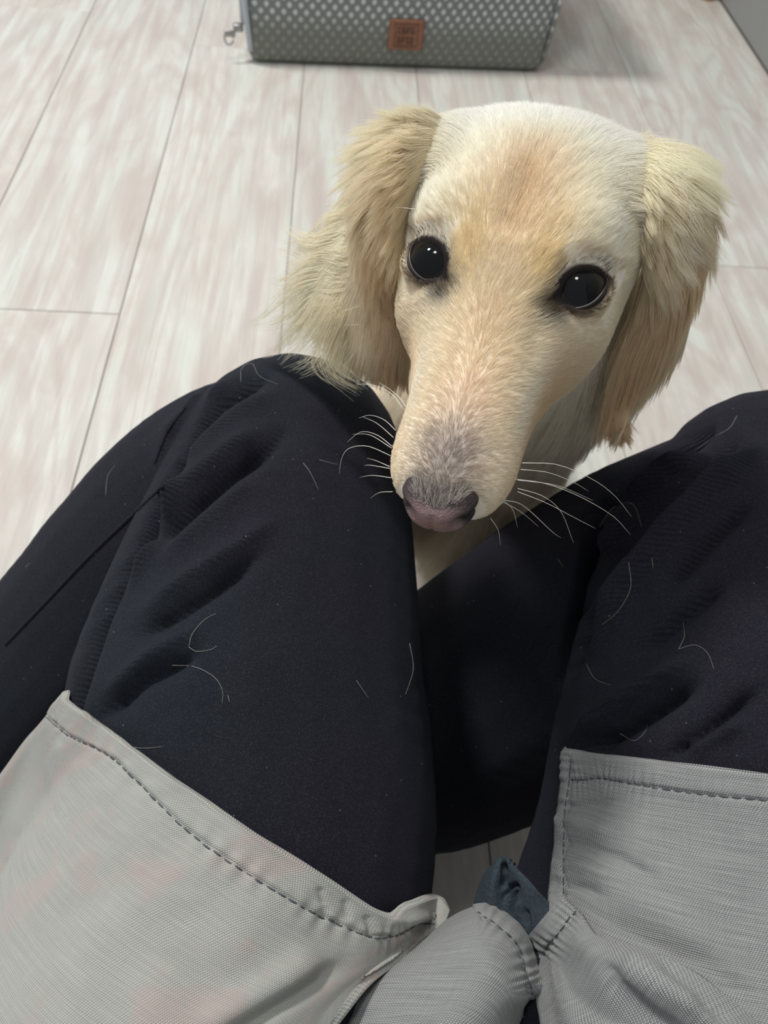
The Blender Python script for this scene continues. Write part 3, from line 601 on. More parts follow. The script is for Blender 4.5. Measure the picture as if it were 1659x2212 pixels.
# --- eyes
EYE = []
for sg in (-1, 1):
    a = nrm(np.array([sg * .767, -.578, .278])); e = np.array([sg * .14, .573, .807]); e = nrm(e - a * (a @ e)); b = np.cross(e, a); b = b if b[1] < 0 else -b
    EYE.append(dict(sg=sg, e=e, a=a, b=b, c=np.array([sg * .026, -.005, -.006]) + e * .0010, R=.0123, A=.0112, B=.0066))
def eye_coords(L, E):
    q = L - E['c']; return q @ E['a'], q @ E['b'], q @ E['e'], np.linalg.norm(q, axis=-1)
def rho(u, v, E):
    return np.sqrt((u / E['A']) ** 2 + (v / (E['B'] * (1.05 - .38 * np.clip(np.abs(u) / E['A'], 0, 1.3) ** 2) * np.where(v > 0, 1.0, 1.0))) ** 2)
for E in EYE:
    u, v, h, r = eye_coords(L, E); ro = rho(u, v, E); near = (h > -.002) & (ro < 2.4) & (r < .03)
    dirn = (L - E['c']) / (r[:, None] + 1e-9)
    inner = near & (ro < 1.0); L = np.where(inner[:, None], E['c'] + dirn * (.0130 - .0030 * np.clip((1.0 - ro) / .18, 0, 1))[:, None], L)
    w_ = np.clip((ro - 1.0) / 1.2, 0, 1); w_ = w_ * w_ * (3 - 2 * w_); outer = near & (ro >= 1.0) & (ro < 2.2)
    shell = E['c'] + dirn * (.0130 + .0010 * np.exp(-((ro - 1.18) / .16) ** 2))[:, None]
    L = np.where(outer[:, None], shell * (1 - w_[:, None]) + L * w_[:, None], L)
V = h2w(L) * 1.0
V[~head] = np.c_[get_v(bd)[~head][:, :2], np.maximum(get_v(bd)[~head][:, 2], .0012)]
set_v(bd, V)
# --- coat colour (the dog's own markings)
CREAM, PALE, TAN, GOLD = np.array(srgb(249, 241, 223)[:3]), np.array(srgb(253, 251, 244)[:3]), np.array(srgb(232, 207, 168)[:3]), np.array(srgb(238, 218, 172)[:3])
GREY, DARK, PINKT = np.array(srgb(168, 156, 150)[:3]), np.array(srgb(34, 27, 26)[:3]), np.array(srgb(238, 217, 200)[:3])
def coat(L):
    n = len(L); C = np.repeat(CREAM[None], n, 0); x, y, z = L.T
    def mix(C, col, k): k = np.clip(k, 0, 1)[:, None]; return C * (1 - k) + col * k
    C = mix(C, PALE, 1.0 * np.clip(.45 - (y + .03) / .05, 0, 1) * np.clip((.040 - np.abs(x)) / .014, .35, 1))
    C = mix(C, TAN, .75 * np.exp(-(x / .012) ** 2) * np.clip((y + .050) / .025, 0, 1) * np.clip((.012 - y) / .02, 0, 1) * (z > -.01))
    C = mix(C, TAN, .55 * np.exp(-(x / .011) ** 2) * np.clip((y - .0) / .02, 0, 1) * (z > -.03)); C = mix(C, PINKT, .5 * np.exp(-(x / .009) ** 2) * np.clip((y - .035) / .02, 0, 1) * (z > -.03))
    for sg in (-1, 1):
        C = mix(C, GOLD, .85 * g(L, (sg * .013, .002, .008), (.007, .016, .02))); C = mix(C, PALE, .95 * g(L, (sg * .031, -.019, .013), (.009, .008, .010)))
        C = mix(C, TAN, .80 * g(L, (sg * .026, .035, -.032), (.014, .05, .020))); C = mix(C, PALE, .5 * g(L, (sg * .019, .045, -.016), (.004, .025, .008)))
    C = mix(C, GREY, .95 * g(L, (0, .074, -.014), (.011, .012, .011))); C = mix(C, GREY * .7, .9 * g(L, (0, .084, -.018), (.013, .006, .010)))
    for E in EYE:
        u, v, h, r = eye_coords(L, E); ro = rho(u, v, E); ok = (h > 0)
        C = mix(C, DARK, ok * np.clip((1.30 - ro + np.where(v < 0, .26, -.04)) / .18, 0, 1))
        C = mix(C, DARK * 1.6, ok * 1.3 * np.exp(-((u + E['A'] * 1.20) / .0050) ** 2 - ((v + .0022) / .0050) ** 2)); C = mix(C, TAN * .8, ok * .5 * np.exp(-((ro - 1.5) / .25) ** 2))
    return C
ears_w = V; Cb = coat(w2h(V)); far = (w2h(V)[:, 1] < -.11) | (V[:, 2] < dog_base[2] + .33)
Cb[far] = np.array(srgb(232, 216, 188)[:3]); Cn = Cb * .92
set_color(bd, 'coat', Cn)
def mat_skin(name='dog_skin', rough=0.7):
    t = NT(name, rough); a = t.n('ShaderNodeAttribute'); a.attribute_name = 'coat'; t.l(a.outputs['Color'], t.b.inputs['Base Color']); t.b.inputs['Specular IOR Level'].default_value = .2; return t.m
MS = mat_skin(); bd.materials.append(MS)
body = link(bpy.data.objects.new('body', bd)); body.parent = dog; body.location = -Vector(dog.location)
def under_dog(o, parent=None):
    o.parent = parent or dog
    if parent is None: o.location = -Vector(dog.location)
    return o
# --- fur
def mat_fur(name='dog_fur'):
    t = NT(name, .5); a = t.n('ShaderNodeAttribute'); a.attribute_name = 'coat'; t.l(a.outputs['Color'], t.b.inputs['Base Color'])
    t.b.inputs['Specular IOR Level'].default_value = .35; t.b.inputs['Roughness'].default_value = .45
    tr_ = t.n('ShaderNodeBsdfTranslucent'); t.l(a.outputs['Color'], tr_.inputs[0]); mx_ = t.n('ShaderNodeMixShader'); mx_.inputs[0].default_value = .38
    t.l(t.b.outputs[0], mx_.inputs[1]); t.l(tr_.outputs[0], mx_.inputs[2]); t.l(mx_.outputs[0], t.t.nodes['Material Output'].inputs[0]); return t.m
MFU = mat_fur()
def hair_object(name, P, r0, r1, C, parent, mat=None):
    n, k, _ = P.shape; cv = bpy.data.hair_curves.new(name); cv.add_curves([k] * n)
    cv.attributes['position'].data.foreach_set('vector', P.astype(np.float32).ravel())
    ra = cv.attributes.get('radius') or cv.attributes.new('radius', 'FLOAT', 'POINT')
    tt = np.linspace(0, 1, k)[None, :] ** 1.5; R = np.broadcast_to(np.asarray(r0).reshape(-1, 1) * (1 - tt) + r1 * tt, (n, k)); ra.data.foreach_set('value', R.astype(np.float32).ravel())
    ca = cv.attributes.new('coat', 'FLOAT_COLOR', 'CURVE'); ca.data.foreach_set('color', np.c_[C, np.ones(n)].astype(np.float32).ravel())
    cv.materials.append(mat or MFU); o = bpy.data.objects.new(name, cv); scn.collection.objects.link(o); o['kind'] = 'stuff'; return under_dog(o, parent) if parent is None else under_dog(o, parent)
def sample(V, T, N, n, wgt=None):
    a, b, c = V[T[:, 0]], V[T[:, 1]], V[T[:, 2]]; A = np.linalg.norm(np.cross(b - a, c - a), axis=1)
    if wgt is not None: A = A * wgt[T].mean(1)
    t = rng.choice(len(T), n, p=A / A.sum()); r1, r2 = rng.random(n), rng.random(n); f = r1 + r2 > 1; r1[f] = 1 - r1[f]; r2[f] = 1 - r2[f]; r0 = 1 - r1 - r2
    P = V[T[t, 0]] * r0[:, None] + V[T[t, 1]] * r1[:, None] + V[T[t, 2]] * r2[:, None]; M = nrm(N[T[t, 0]] * r0[:, None] + N[T[t, 1]] * r1[:, None] + N[T[t, 2]] * r2[:, None]); return P, M, t
def clump(P, n_cl, k, group_scale):
    """pull the tips of each hair towards a neighbouring guide hair"""
    n = len(P); idx = rng.choice(n, n_cl, replace=False); roots = P[:, 0]; gr = roots[idx]
    kd = KDTree(n_cl)
    for q, v_ in enumerate(gr.tolist()): kd.insert(v_, q)
    kd.balance(); F_ = [kd.find(v_) for v_ in roots.tolist()]; best = np.array([f[1] for f in F_]); bd_ = np.array([f[2] for f in F_]) ** 2; cell = group_scale
    gp = P[idx[best]]; m = P.shape[1]; tt = (np.linspace(0, 1, m) ** 1.4)[None, :, None] * k * (bd_ < cell ** 2)[:, None, None]
    return P * (1 - tt) + gp * tt
bd.calc_loop_triangles(); T = np.empty(len(bd.loop_triangles) * 3, np.int32); bd.loop_triangles.foreach_get('vertices', T); T = T.reshape(-1, 3)
V = get_v(bd); N = get_n(bd); LV = w2h(V)
isface = (LV[:, 1] > -.115) & (V[:, 2] > .33) & (np.abs(LV[:, 0]) < .06) & (LV[:, 2] > -.07)
def eyemask(L, lim=1.16):
    k = np.ones(len(L), bool)
    for E in EYE:
        u, v, h, r = eye_coords(L, E); k &= ~((h > 0) & (rho(u, v, E) < lim) & (r < .02))
    return k
def vnoise(P, s, seed):
    r = np.random.default_rng(seed); out = np.zeros(len(P))
    for _ in range(5): out += np.sin(P @ (r.normal(size=3) * s) + r.random() * 6.28)
    return out / 5
def flow(L):
    x, y, z = L.T; s = np.tanh(x / .006)
    muz = np.clip((y - .010) / .03, 0, 1)
    tip = np.clip((y - .058) / .022, 0, 1)
    D = np.zeros_like(L)
    D[:, 0] = s * (.15 + muz * (.55 + 1.0 * np.clip(np.abs(x) / .016, 0, 1)) + (1 - muz) * .55 * np.clip(np.abs(x) / .03, 0, 1) + tip * .3 * np.clip(np.abs(x) / .01, 0, 1))
    side = np.clip((np.abs(x) - .022) / .014, 0, 1) * np.clip((-.022 - y) / .02, 0, 1) * np.clip((z + .02) / .02, 0, 1); D[:, 0] += s * 1.5 * side
    D[:, 1] = -1.0 + .45 * side
    D[:, 2] = -(.25 + .4 * muz) * np.clip(-(z + .015) / .02, 0, 1)
    for E in EYE:                           # hair sweeps around the eyes
        q = L - E['c']; r = np.linalg.norm(q, axis=1); k = np.exp(-((r - .014) / .008) ** 2) * .7; D += (q / (r[:, None] + 1e-9)) * k[:, None]
    return D
# face
nf = 190000
w_ = isface.astype(float) * np.where(LV[:, 1] > .0, 1.35, 1.0)
P0, M0, _ = sample(V, T, N, nf, w_); L0 = w2h(P0)
ok = eyemask(L0) & ((L0[:, 1] < .0815) | ((L0[:, 2] > -.024) & (L0[:, 1] < .0865))); P0, M0, L0 = P0[ok], M0[ok], L0[ok]; n = len(P0); x, y, z = L0.T
Dl = flow(L0) + rng.normal(0, .10, (n, 3)); Dl[:, 0] += .25 * vnoise(L0, 160, 3); Dl[:, 2] += .18 * vnoise(L0, 190, 5); Dw = h2wd(Dl); Dw = nrm(Dw - M0 * (Dw * M0).sum(1)[:, None])
Ln = np.interp(y, [-.11, -.07, -.04, -.01, .02, .05, .08], [.011, .011, .010, .0075, .0055, .0048, .0032]) * (.75 + .5 * rng.random(n))
for E in EYE:
    u, v, h, r = eye_coords(L0, E); Ln = Ln * (1 - .55 * np.exp(-((r - .012) / .006) ** 2))
side = np.clip((np.abs(x) - .022) / .014, 0, 1) * np.clip((-.022 - y) / .02, 0, 1) * np.clip((z + .02) / .02, 0, 1); Ln = Ln * (1 + .9 * side)
lift = np.where(y > .0, .26, .16) + .1 * rng.random(n) + .55 * side
kk = 5; tt = np.linspace(0, 1, kk)[None, :, None]
P = P0[:, None] - M0[:, None] * .0003 + (Dw[:, None] * tt + M0[:, None] * lift[:, None, None] * (tt - .45 * tt ** 2)) * Ln[:, None, None]
P = clump(P, 9000, .30, .004)
C = coat(L0) * (.92 + .17 * rng.random(n))[:, None]
hair_object('face_fur', P, .000047 + .00002 * rng.random(n), .000012, np.clip(C, 0, .97), None)
# long hair sweeping from the sides of the crown over the roots of the ears
cs = np.where((side > .35) & (y > -.088) & (z > .002))[0]; cs = rng.choice(cs, min(len(cs), 9000), replace=False); p_ = P0[cs]; m_ = M0[cs]; l_ = L0[cs]; sg_ = np.sign(l_[:, 0]); q = len(cs)
Dl2 = np.stack([sg_ * 1.0, -.15 + .35 * vnoise(l_, 150, 12) - .5 * np.clip((-.045 - l_[:, 1]) / .03, 0, 1), -.05 + .3 * vnoise(l_, 170, 13)], 1) + rng.normal(0, .07, (q, 3)); Dw2 = nrm(h2wd(Dl2)); Dw2 = nrm(Dw2 - m_ * ((Dw2 * m_).sum(1) * .35)[:, None])
t2 = np.linspace(0, 1, 8)[None, :, None]; L2_ = (.016 + .014 * rng.random(q)); P2 = p_[:, None] + (Dw2[:, None] * t2 + m_[:, None] * .10 * (t2 - .6 * t2 ** 2) + np.array([0, 0, -1.0]) * .42 * t2 ** 2) * L2_[:, None, None]; P2 = clump(P2, 500, .55, .008)
hair_object('crown_fur', P2, .00006, .000015, np.clip((CREAM * .6 + PALE * .4) * (.84 + .2 * rng.random(q))[:, None], 0, .97), None)
# neck and trunk
isb = (~isface) & (V[:, 2] > .03); wb = isb * np.where((V[:, 1] < .48) & (V[:, 2] > .1), 1.0, .35)
P0, M0, _ = sample(V, T, N, 52000, wb); n = len(P0)
Dw = np.array([0, -.05, -1.0]) + np.c_[.25 * vnoise(P0, 55, 8), .25 * vnoise(P0, 60, 9), np.zeros(n)] + rng.normal(0, .08, (n, 3)); back = P0[:, 1] > .45; Dw[back] += (0, .8, .3)
Dw = nrm(Dw - M0 * (Dw * M0).sum(1)[:, None]); Ln = (.016 + .012 * rng.random(n)) * np.where(P0[:, 2] < .1, .6, 1); kk = 6; tt = np.linspace(0, 1, kk)[None, :, None]
P = P0[:, None] + (Dw[:, None] * tt + M0[:, None] * .38 * (tt - .4 * tt ** 2)) * Ln[:, None, None]; P[..., 2] -= .004 * tt[..., 0] ** 2; P = clump(P, 2600, .6, .01); P[..., 2] = np.maximum(P[..., 2], .002)
C = np.array(srgb(242, 234, 218)[:3]) * (.85 + .28 * rng.random(n))[:, None]
hair_object('body_fur', P, .00009, .00002, np.clip(C, 0, .97), None)
# --- ears
MSK = mat_skin('ear_skin')
def ear(rows, side, nh, label, fr):
    S = surf(rows, 40, 60); P = c2w(np.stack([(S[..., 0] - CX) / F * S[..., 2], (S[..., 1] - CY) / F * S[..., 2], S[..., 2]], -1))
    du = np.gradient(P, axis=1); dv = np.gradient(P, axis=0); Nn = nrm(np.cross(du, dv)); toc = CAM - P; Nn *= np.sign((Nn * toc).sum(2).mean())
    uu, vv = np.meshgrid(np.linspace(0, 1, 40), np.linspace(0, 1, 60)); P = P + Nn * (.003 * np.sin(uu * np.pi))[..., None]
    nvp = 60 * 40; th = .0016 * np.sqrt(np.clip(4 * uu * (1 - uu), .05, 1)) * np.clip((1 - vv) * 8, .3, 1)
    Vf, Vb = (P + Nn * th[..., None]).reshape(-1, 3), (P - Nn * th[..., None]).reshape(-1, 3); Q = gridfaces(40, 60); Qa = [tuple(q) for q in Q]; Qb = [tuple((q + nvp)[::-1]) for q in Q]
    ring = [i for i in range(40)] + [j * 40 + 39 for j in range(1, 60)] + [59 * 40 + i for i in range(38, -1, -1)] + [j * 40 for j in range(58, 0, -1)]
    Qr = [(ring[i], ring[(i + 1) % len(ring)], ring[(i + 1) % len(ring)] + nvp, ring[i] + nvp) for i in range(len(ring))]
    o = mesh_np('ear', np.vstack([Vf, Vb]), Qa + [tuple(q[::-1]) for q in Qr] + Qb, MSK, None, True, label); bm = bmesh.new(); bm.from_mesh(o.data); bmesh.ops.recalc_face_normals(bm, faces=bm.faces); bm.to_mesh(o.data); bm.free()
    ce = np.tile(np.array(srgb(232, 210, 180)[:3]) * .92, (2 * nvp, 1)); set_color(o.data, 'coat', ce); under_dog(o)
    # hair roots over both faces
    n = nh; a = rng.random(n); b = np.where(rng.random(n) < .25, rng.random(n) ** 1.6, rng.random(n)); a = np.where(rng.random(n) < .22, 1 - .10 * rng.random(n), a)   # more at the back edge
    fi = np.clip(a * 39, 0, 38.999); fj = np.clip(b * 59, 0, 58.999); i0, j0 = fi.astype(int), fj.astype(int); tu, tv = (fi - i0)[:, None], (fj - j0)[:, None]
    def bl(A): return (A[j0, i0] * (1 - tu) + A[j0, i0 + 1] * tu) * (1 - tv) + (A[j0 + 1, i0] * (1 - tu) + A[j0 + 1, i0 + 1] * tu) * tv
    p, m, eu, ev = bl(P), nrm(bl(Nn)), nrm(bl(du)), nrm(bl(dv)); sd = np.where(rng.random(n) < .74, 1.0, -1.0)[:, None]; m = m * sd
    fan = fr['fan'](a, b); D = nrm(ev * fr['down'](a, b)[:, None] + eu * (fan + .20 * vnoise(p, 60, 21) + rng.normal(0, .05, n))[:, None])
    Ln = fr['len'](a, b) * (.7 + .55 * rng.random(n)); kk = 9; t = np.linspace(0, 1, kk)[None, :, None]
    G = np.array([0, 0, -1.0]); lift = fr.get('lift', .13)
    ctr = D[:, None] * t + m[:, None] * (lift * (t - .62 * t ** 2)) + G * (.55 * t ** 2) * fr.get('grav', 1.0)
    H_ = p[:, None] + m[:, None] * .0012 + ctr * Ln[:, None, None]
    sdv = nrm(np.cross(D, m)); ph = vnoise(p, 45, 4)[:, None, None] * 5; H_ = H_ + sdv[:, None] * (.0022 * np.sin(t * 5.0 + ph) * t) * (Ln / .04)[:, None, None]
    H_ = clump(H_, int(n / 26), .70, .012)
    base = np.array(srgb(244, 229, 200)[:3]); pale = np.array(srgb(251, 243, 222)[:3]); dk = np.array(srgb(235, 208, 170)[:3])
    k1 = np.clip(fr['pale'](a, b), 0, 1)[:, None]; k2 = np.clip(fr['tan'](a, b), 0, 1)[:, None]; C = base * (1 - k1) + pale * k1; C = C * (1 - k2) + dk * k2
    cl = .5 + .5 * vnoise(p, 260, 31); C = C * (.80 + .18 * cl + .22 * rng.random(n))[:, None]
    nf_ = 2600; a2 = np.clip(1 - np.abs(rng.normal(0, .16, nf_)), .3, 1); b2 = fr['fb'](rng.random(nf_)); fi = np.clip(a2 * 39, 0, 38.999); fj = np.clip(b2 * 59, 0, 58.999); i0, j0 = fi.astype(int), fj.astype(int); tu, tv = (fi - i0)[:, None], (fj - j0)[:, None]
    p2, m2, eu2, ev2 = bl(P), nrm(bl(Nn)), nrm(bl(du)), nrm(bl(dv)); D2 = nrm(ev2 + eu2 * (fr['ff'] + .28 * vnoise(p2, 60, 77) + rng.normal(0, .10, nf_))[:, None]); L2 = fr['fl'] * (.55 + .75 * rng.random(nf_)); t = np.linspace(0, 1, 9)[None, :, None]
    c2 = D2[:, None] * t + m2[:, None] * .15 * (t - .7 * t ** 2) + G * (.5 * t ** 2) * fr.get('grav', 1.0); S2_ = nrm(np.cross(D2, m2)); ph = vnoise(p2, 90, 14)[:, None, None] * 6
    H2 = p2[:, None] + c2 * L2[:, None, None] + S2_[:, None] * (.0040 * np.sin(t * 5.5 + ph) * t) * (L2 / .05)[:, None, None]; H2 = clump(H2, 110, .80, .02); H_ = np.concatenate([H_, H2]); C = np.concatenate([C, pale * (.82 + .3 * rng.random(nf_))[:, None]]); n = n + nf_
    f = hair_object('ear_fur', H_, .000075 + .00003 * rng.random(n), .000015, np.clip(C, 0, .97), o); return o
earR_rows = [[(1362, 510, .296), (1372, 430, .296), (1368, 378, .300), (1340, 350, .310)], [(1386, 520, .295), (1408, 420, .285), (1414, 368, .288), (1392, 335, .298)], [(1396, 565, .303), (1455, 448, .290), (1472, 390, .294), (1460, 345, .304)], [(1372, 660, .322), (1460, 560, .306), (1492, 490, .308), (1496, 405, .320)],
             [(1330, 775, .345), (1408, 710, .330), (1470, 640, .332), (1498, 560, .343)], [(1308, 845, .360), (1355, 805, .352), (1415, 745, .354), (1468, 680, .362)], [(1312, 875, .369), (1334, 862, .365), (1370, 825, .367), (1415, 770, .373)], [(1322, 893, .373), (1332, 892, .372), (1346, 885, .373), (1364, 862, .376)]]
earL_rows = [[(920, 440, .310), (942, 365, .308), (965, 330, .312), (1000, 312, .322)], [(896, 455, .305), (892, 372, .296), (908, 315, .298), (945, 285, .308)], [(888, 500, .309), (872, 410, .298), (868, 350, .299), (888, 305, .308)], [(884, 590, .325), (848, 510, .311), (828, 440, .312), (828, 375, .321)],
             [(882, 690, .345), (838, 640, .334), (795, 580, .336), (762, 515, .343)], [(880, 750, .355), (842, 718, .347), (790, 680, .350), (730, 628, .358)], [(868, 783, .361), (840, 768, .357), (800, 748, .358), (757, 710, .364)], [(858, 800, .363), (842, 794, .363), (820, 780, .364), (790, 752, .367)]]
ear(earR_rows, 1, 42000, 'ear at the right of the picture, hair fanning back at its base', dict(
    fan=lambda a, b: np.where(b < .30, -.10 * (1 - b / .30), .0) + .25 * (a - .3) - 1.5 * (a - .45) * np.clip((b - .35) * 1.8, 0, 1), down=lambda a, b: np.clip(.25 + b * 2.2, 0, 1), len=lambda a, b: np.interp(b, [0, .25, .6, 1], [.022, .032, .032, .012]) * (1 + .3 * np.clip(a - .6, 0, 1)),
    pale=lambda a, b: 1.6 * (a - .45) + .9 * (b < .22), tan=lambda a, b: .75 * np.exp(-((a - .25) / .3) ** 2) * np.clip((b - .2) * 5, 0, 1), grav=.8, fb=lambda r: .25 + .6 * r, ff=.35, fl=.036))
EARL = ear(earL_rows, -1, 46000, 'ear at the left of the picture, long hair flaring outwards', dict(
    fan=lambda a, b: np.where(b < .25, -.15 * (1 - b / .25), .0) + np.clip(a - .25, 0, 1) * .70 * np.clip(.35 + b * 1.5, 0, 1), down=lambda a, b: np.clip(.35 + b * 2.2, 0, 1), len=lambda a, b: np.interp(b, [0, .25, .6, 1], [.018, .030, .028, .007]) * (1 + .7 * np.clip(a - .45, 0, 1) * np.clip(b * 2, 0, 1)),
    pale=lambda a, b: 1.5 * (a - .3), tan=lambda a, b: .8 * np.exp(-((a - .2) / .3) ** 2) * np.clip((b - .15) * 5, 0, 1), grav=.18, fb=lambda r: .25 + .45 * r, ff=.95, fl=.062))
# loose strands of the left ear trailing over the knee
LS = []; base_px = [[(742, 668, .352), (722, 720, .358), (702, 765, .360), (712, 800, .362), (742, 822, .364), (778, 842, .366)], [(735, 672, .350), (712, 722, .356), (694, 772, .360), (668, 790, .364), (640, 800, .368)],
    [(700, 640, .352), (660, 690, .358), (628, 725, .362), (612, 752, .366)], [(760, 690, .354), (748, 740, .358), (722, 778, .361), (730, 810, .363), (752, 828, .365)], [(720, 640, .350), (672, 720, .358), (640, 756, .362), (622, 775, .366)]]
for q in range(230):
    L_ = np.array(base_px[rng.choice(5, p=[.3, .16, .2, .16, .18])], float); L_[:, :2] += rng.normal(0, 1, (1, 2)) * [16, 9] + np.cumsum(rng.normal(0, 2.6, (len(L_), 2)), 0); L_ = catmull(L_, 16)[:int(rng.integers(11, 17))]
    L_ = catmull(L_, 16); LS.append([at(*v_) for v_ in L_])
hair_object('ear_fur', np.array(LS), .000085, .00003, np.array(srgb(246, 238, 214)[:3]) * (.9 + .1 * rng.random(len(LS)))[:, None], EARL)
# --- eyes with lids
def mat_eye():
    t = NT('dark_eye', .03); a = t.n('ShaderNodeAttribute'); a.attribute_name = 'coat'; t.l(a.outputs['Color'], t.b.inputs['Base Color']); t.b.inputs['Specular IOR Level'].default_value = .22; return t.m
ME = mat_eye(); M_lid = NT('eyelid_skin', .35); M_lid.b.inputs['Base Color'].default_value = srgb(38, 30, 31); M_lid = M_lid.m
for E in EYE:
    bm = bmesh.new(); bmesh.ops.create_uvsphere(bm, u_segments=48, v_segments=32, radius=1); Vv = np.array([v.co[:] for v in bm.verts]); Fv = [[v.index for v in f.verts] for f in bm.faces]; bm.free()
    loc = Vv[:, 0:1] * E['a'] + Vv[:, 1:2] * E['b'] + Vv[:, 2:3] * E['e']; ang = np.degrees(np.arccos(np.clip(Vv[:, 2], -1, 1)))
    rad = E['R'] * (1 + .035 * np.exp(-(ang / 38) ** 2)); Lo = E['c'] + loc * rad[:, None]
    o = mesh_np('eye', h2w(Lo), Fv, ME); Ce = np.where((ang < 30)[:, None], [.004, .004, .0045], np.where((ang < 47)[:, None], [.016, .012, .010], [.012, .010, .010])); set_color(o.data, 'coat', Ce)
    bm = bmesh.new(); bm.from_mesh(o.data); bmesh.ops.recalc_face_normals(bm, faces=bm.faces); bm.to_mesh(o.data); bm.free(); under_dog(o)
    th = np.linspace(0, 2 * np.pi, 73); pts = []
    for q in th:
        c, s = math.cos(q), math.sin(q); k = 1.0
        lo, hi = 0, 3
        for _ in range(30):
            k = (lo + hi) / 2; ro = float(rho(np.array([k * .01 * c]), np.array([k * .01 * s]), E)[0])
            if ro > .98: hi = k
            else: lo = k
        u, v = k * .01 * c, k * .01 * s; h = math.sqrt(max(1e-8, .0127 ** 2 - u * u - v * v))
        pts.append(E['c'] + u * E['a'] + v * E['b'] + h * E['e'])
    pts = np.array(pts); Vt, Qt = tube_mesh(h2w(pts), .00062, 10); lid = mesh_np('eyelid', Vt, Qt, M_lid); under_dog(lid, o)
# --- nose
def mat_nose():
    t = NT('dog_nose', .45); a = t.n('ShaderNodeAttribute'); a.attribute_name = 'coat'; tc = t.n('ShaderNodeTexCoord').outputs['Object']
    vo = t.n('ShaderNodeTexVoronoi'); t.l(tc, vo.inputs['Vector']); vo.inputs['Scale'].default_value = 1300; sp = t.noise(tc, 260, 3)
    t.l(t.mix(t.math('MULTIPLY', t.ramp(sp, [(.45, (0, 0, 0)), (.65, (1, 1, 1))]), .35), a.outputs['Color'], srgb(84, 62, 62)), t.b.inputs['Base Color']); t.l(t.bump(vo.outputs['Distance'], .0004, .60), t.b.inputs['Normal'])
    t.b.inputs['Specular IOR Level'].default_value = .42; return t.m
nu, nvv = 72, 48; th = np.linspace(0, 2 * np.pi, nu, endpoint=False); ph = np.linspace(0, np.pi, nvv); TH, PH = np.meshgrid(th, ph)
# unit: axis y forward. x = side, z = up
ux, uy, uz = np.sin(PH) * np.cos(TH), np.cos(PH), np.sin(PH) * np.sin(TH)
se = lambda v, p: np.sign(v) * np.abs(v) ** p
wx = .0132 * (1 - .10 * np.clip(-uz, 0, 1)) ; NX = se(ux, .88) * wx; NY = se(uy, .95) * .0105; NZ = np.where(uz > 0, se(uz, .9) * .0078, se(uz, .95) * .0112) 
NZ = np.where(uz > 0, NZ * (1 - .38 * np.exp(-(NX / .0085) ** 2)), NZ)
NPt = np.stack([NX, NY, NZ], -1).reshape(-1, 3)
for sg in (-1, 1):                          # nostrils: comma-shaped hollows on the sides
    cpt = np.array([sg * .0088, .0058, -.0020]); d = NPt - cpt; kx = np.exp(-((d[:, 0] / .0030) ** 2 + (d[:, 1] / .0042) ** 2 + (d[:, 2] / .0026) ** 2)); NPt -= kx[:, None] * .0038 * np.array([sg * .5, .75, 0])
    cpt = np.array([sg * .0126, .001, -.0005]); d = NPt - cpt; kx = np.exp(-((d[:, 0] / .003) ** 2 + (d[:, 1] / .0050) ** 2 + (d[:, 2] / .0015) ** 2)); NPt -= kx[:, None] * .0028 * np.array([sg * .9, .3, 0])
kx = np.exp(-(NPt[:, 0] / .0009) ** 2) * (NPt[:, 2] < .001) * (NPt[:, 1] > 0); NPt[:, 1] -= kx * .0008
rotx = math.radians(14); R_ = np.array([[1, 0, 0], [0, math.cos(rotx), -math.sin(rotx)], [0, math.sin(rotx), math.cos(rotx)]]); NC = np.array([0, .0835, -.0262])
Q = []
for j in range(nvv - 1):
    for i in range(nu): Q.append((j * nu + i, j * nu + (i + 1) % nu, (j + 1) * nu + (i + 1) % nu, (j + 1) * nu + i))
nose = mesh_np('nose', h2w(NPt @ R_.T + NC), Q, mat_nose(), None, True, 'pinkish-brown nose with dark edges')
pk = np.array(srgb(152, 124, 124)[:3]); br = np.array(srgb(136, 106, 84)[:3]); bk = np.array(srgb(44, 34, 36)[:3]); Cc = np.tile(pk, (len(NPt), 1)); xx, yy, zz_ = NPt.T
def mixc(C, col, k): k = np.clip(k, 0, 1)[:, None]; return C * (1 - k) + col * k
Cc = mixc(Cc, br, .7 * np.exp(-((zz_ + .004) / .003) ** 2 - (xx / .006) ** 2)); Cc = mixc(Cc, bk, (np.abs(xx) - .0088) / .0025 * (zz_ > -.008)); Cc = mixc(Cc, bk, (zz_ - .0008) / .0032); Cc = mixc(Cc, bk, (-.0070 - zz_) / .0028); Cc = mixc(Cc, bk, (.001 - yy) / .003)
for sg in (-1, 1): Cc = mixc(Cc, bk * .3, 1.6 * np.exp(-(((xx - sg * .0104) / .0032) ** 2 + ((zz_ + .001) / .0030) ** 2)))
set_color(nose.data, 'coat', Cc); bm = bmesh.new(); bm.from_mesh(nose.data); bmesh.ops.remove_doubles(bm, verts=bm.verts, dist=1e-6); bmesh.ops.recalc_face_normals(bm, faces=bm.faces); bm.to_mesh(nose.data); bm.free(); under_dog(nose)
q_ = NPt; selp = np.where((np.abs(q_[:, 0]) < .0085) & (q_[:, 2] > .0026 + .0024 * (np.abs(q_[:, 0]) / .0085)) & (q_[:, 1] > -.004))[0]; pick = rng.choice(selp, 1500); base_ = q_[pick] + rng.normal(0, .0003, (1500, 3))
dn = nrm(np.stack([base_[:, 0] * 90 + rng.normal(0, .25, 1500), -.35 + 0 * base_[:, 0], .75 + rng.normal(0, .15, 1500)], 1)); nn = nrm(base_ * [1, 1.3, 2]); dn = nrm(dn - nn * (dn * nn).sum(1)[:, None] * .8); ll = .0022 + .0022 * rng.random(1500); tt = np.linspace(0, 1, 4)[None, :, None]
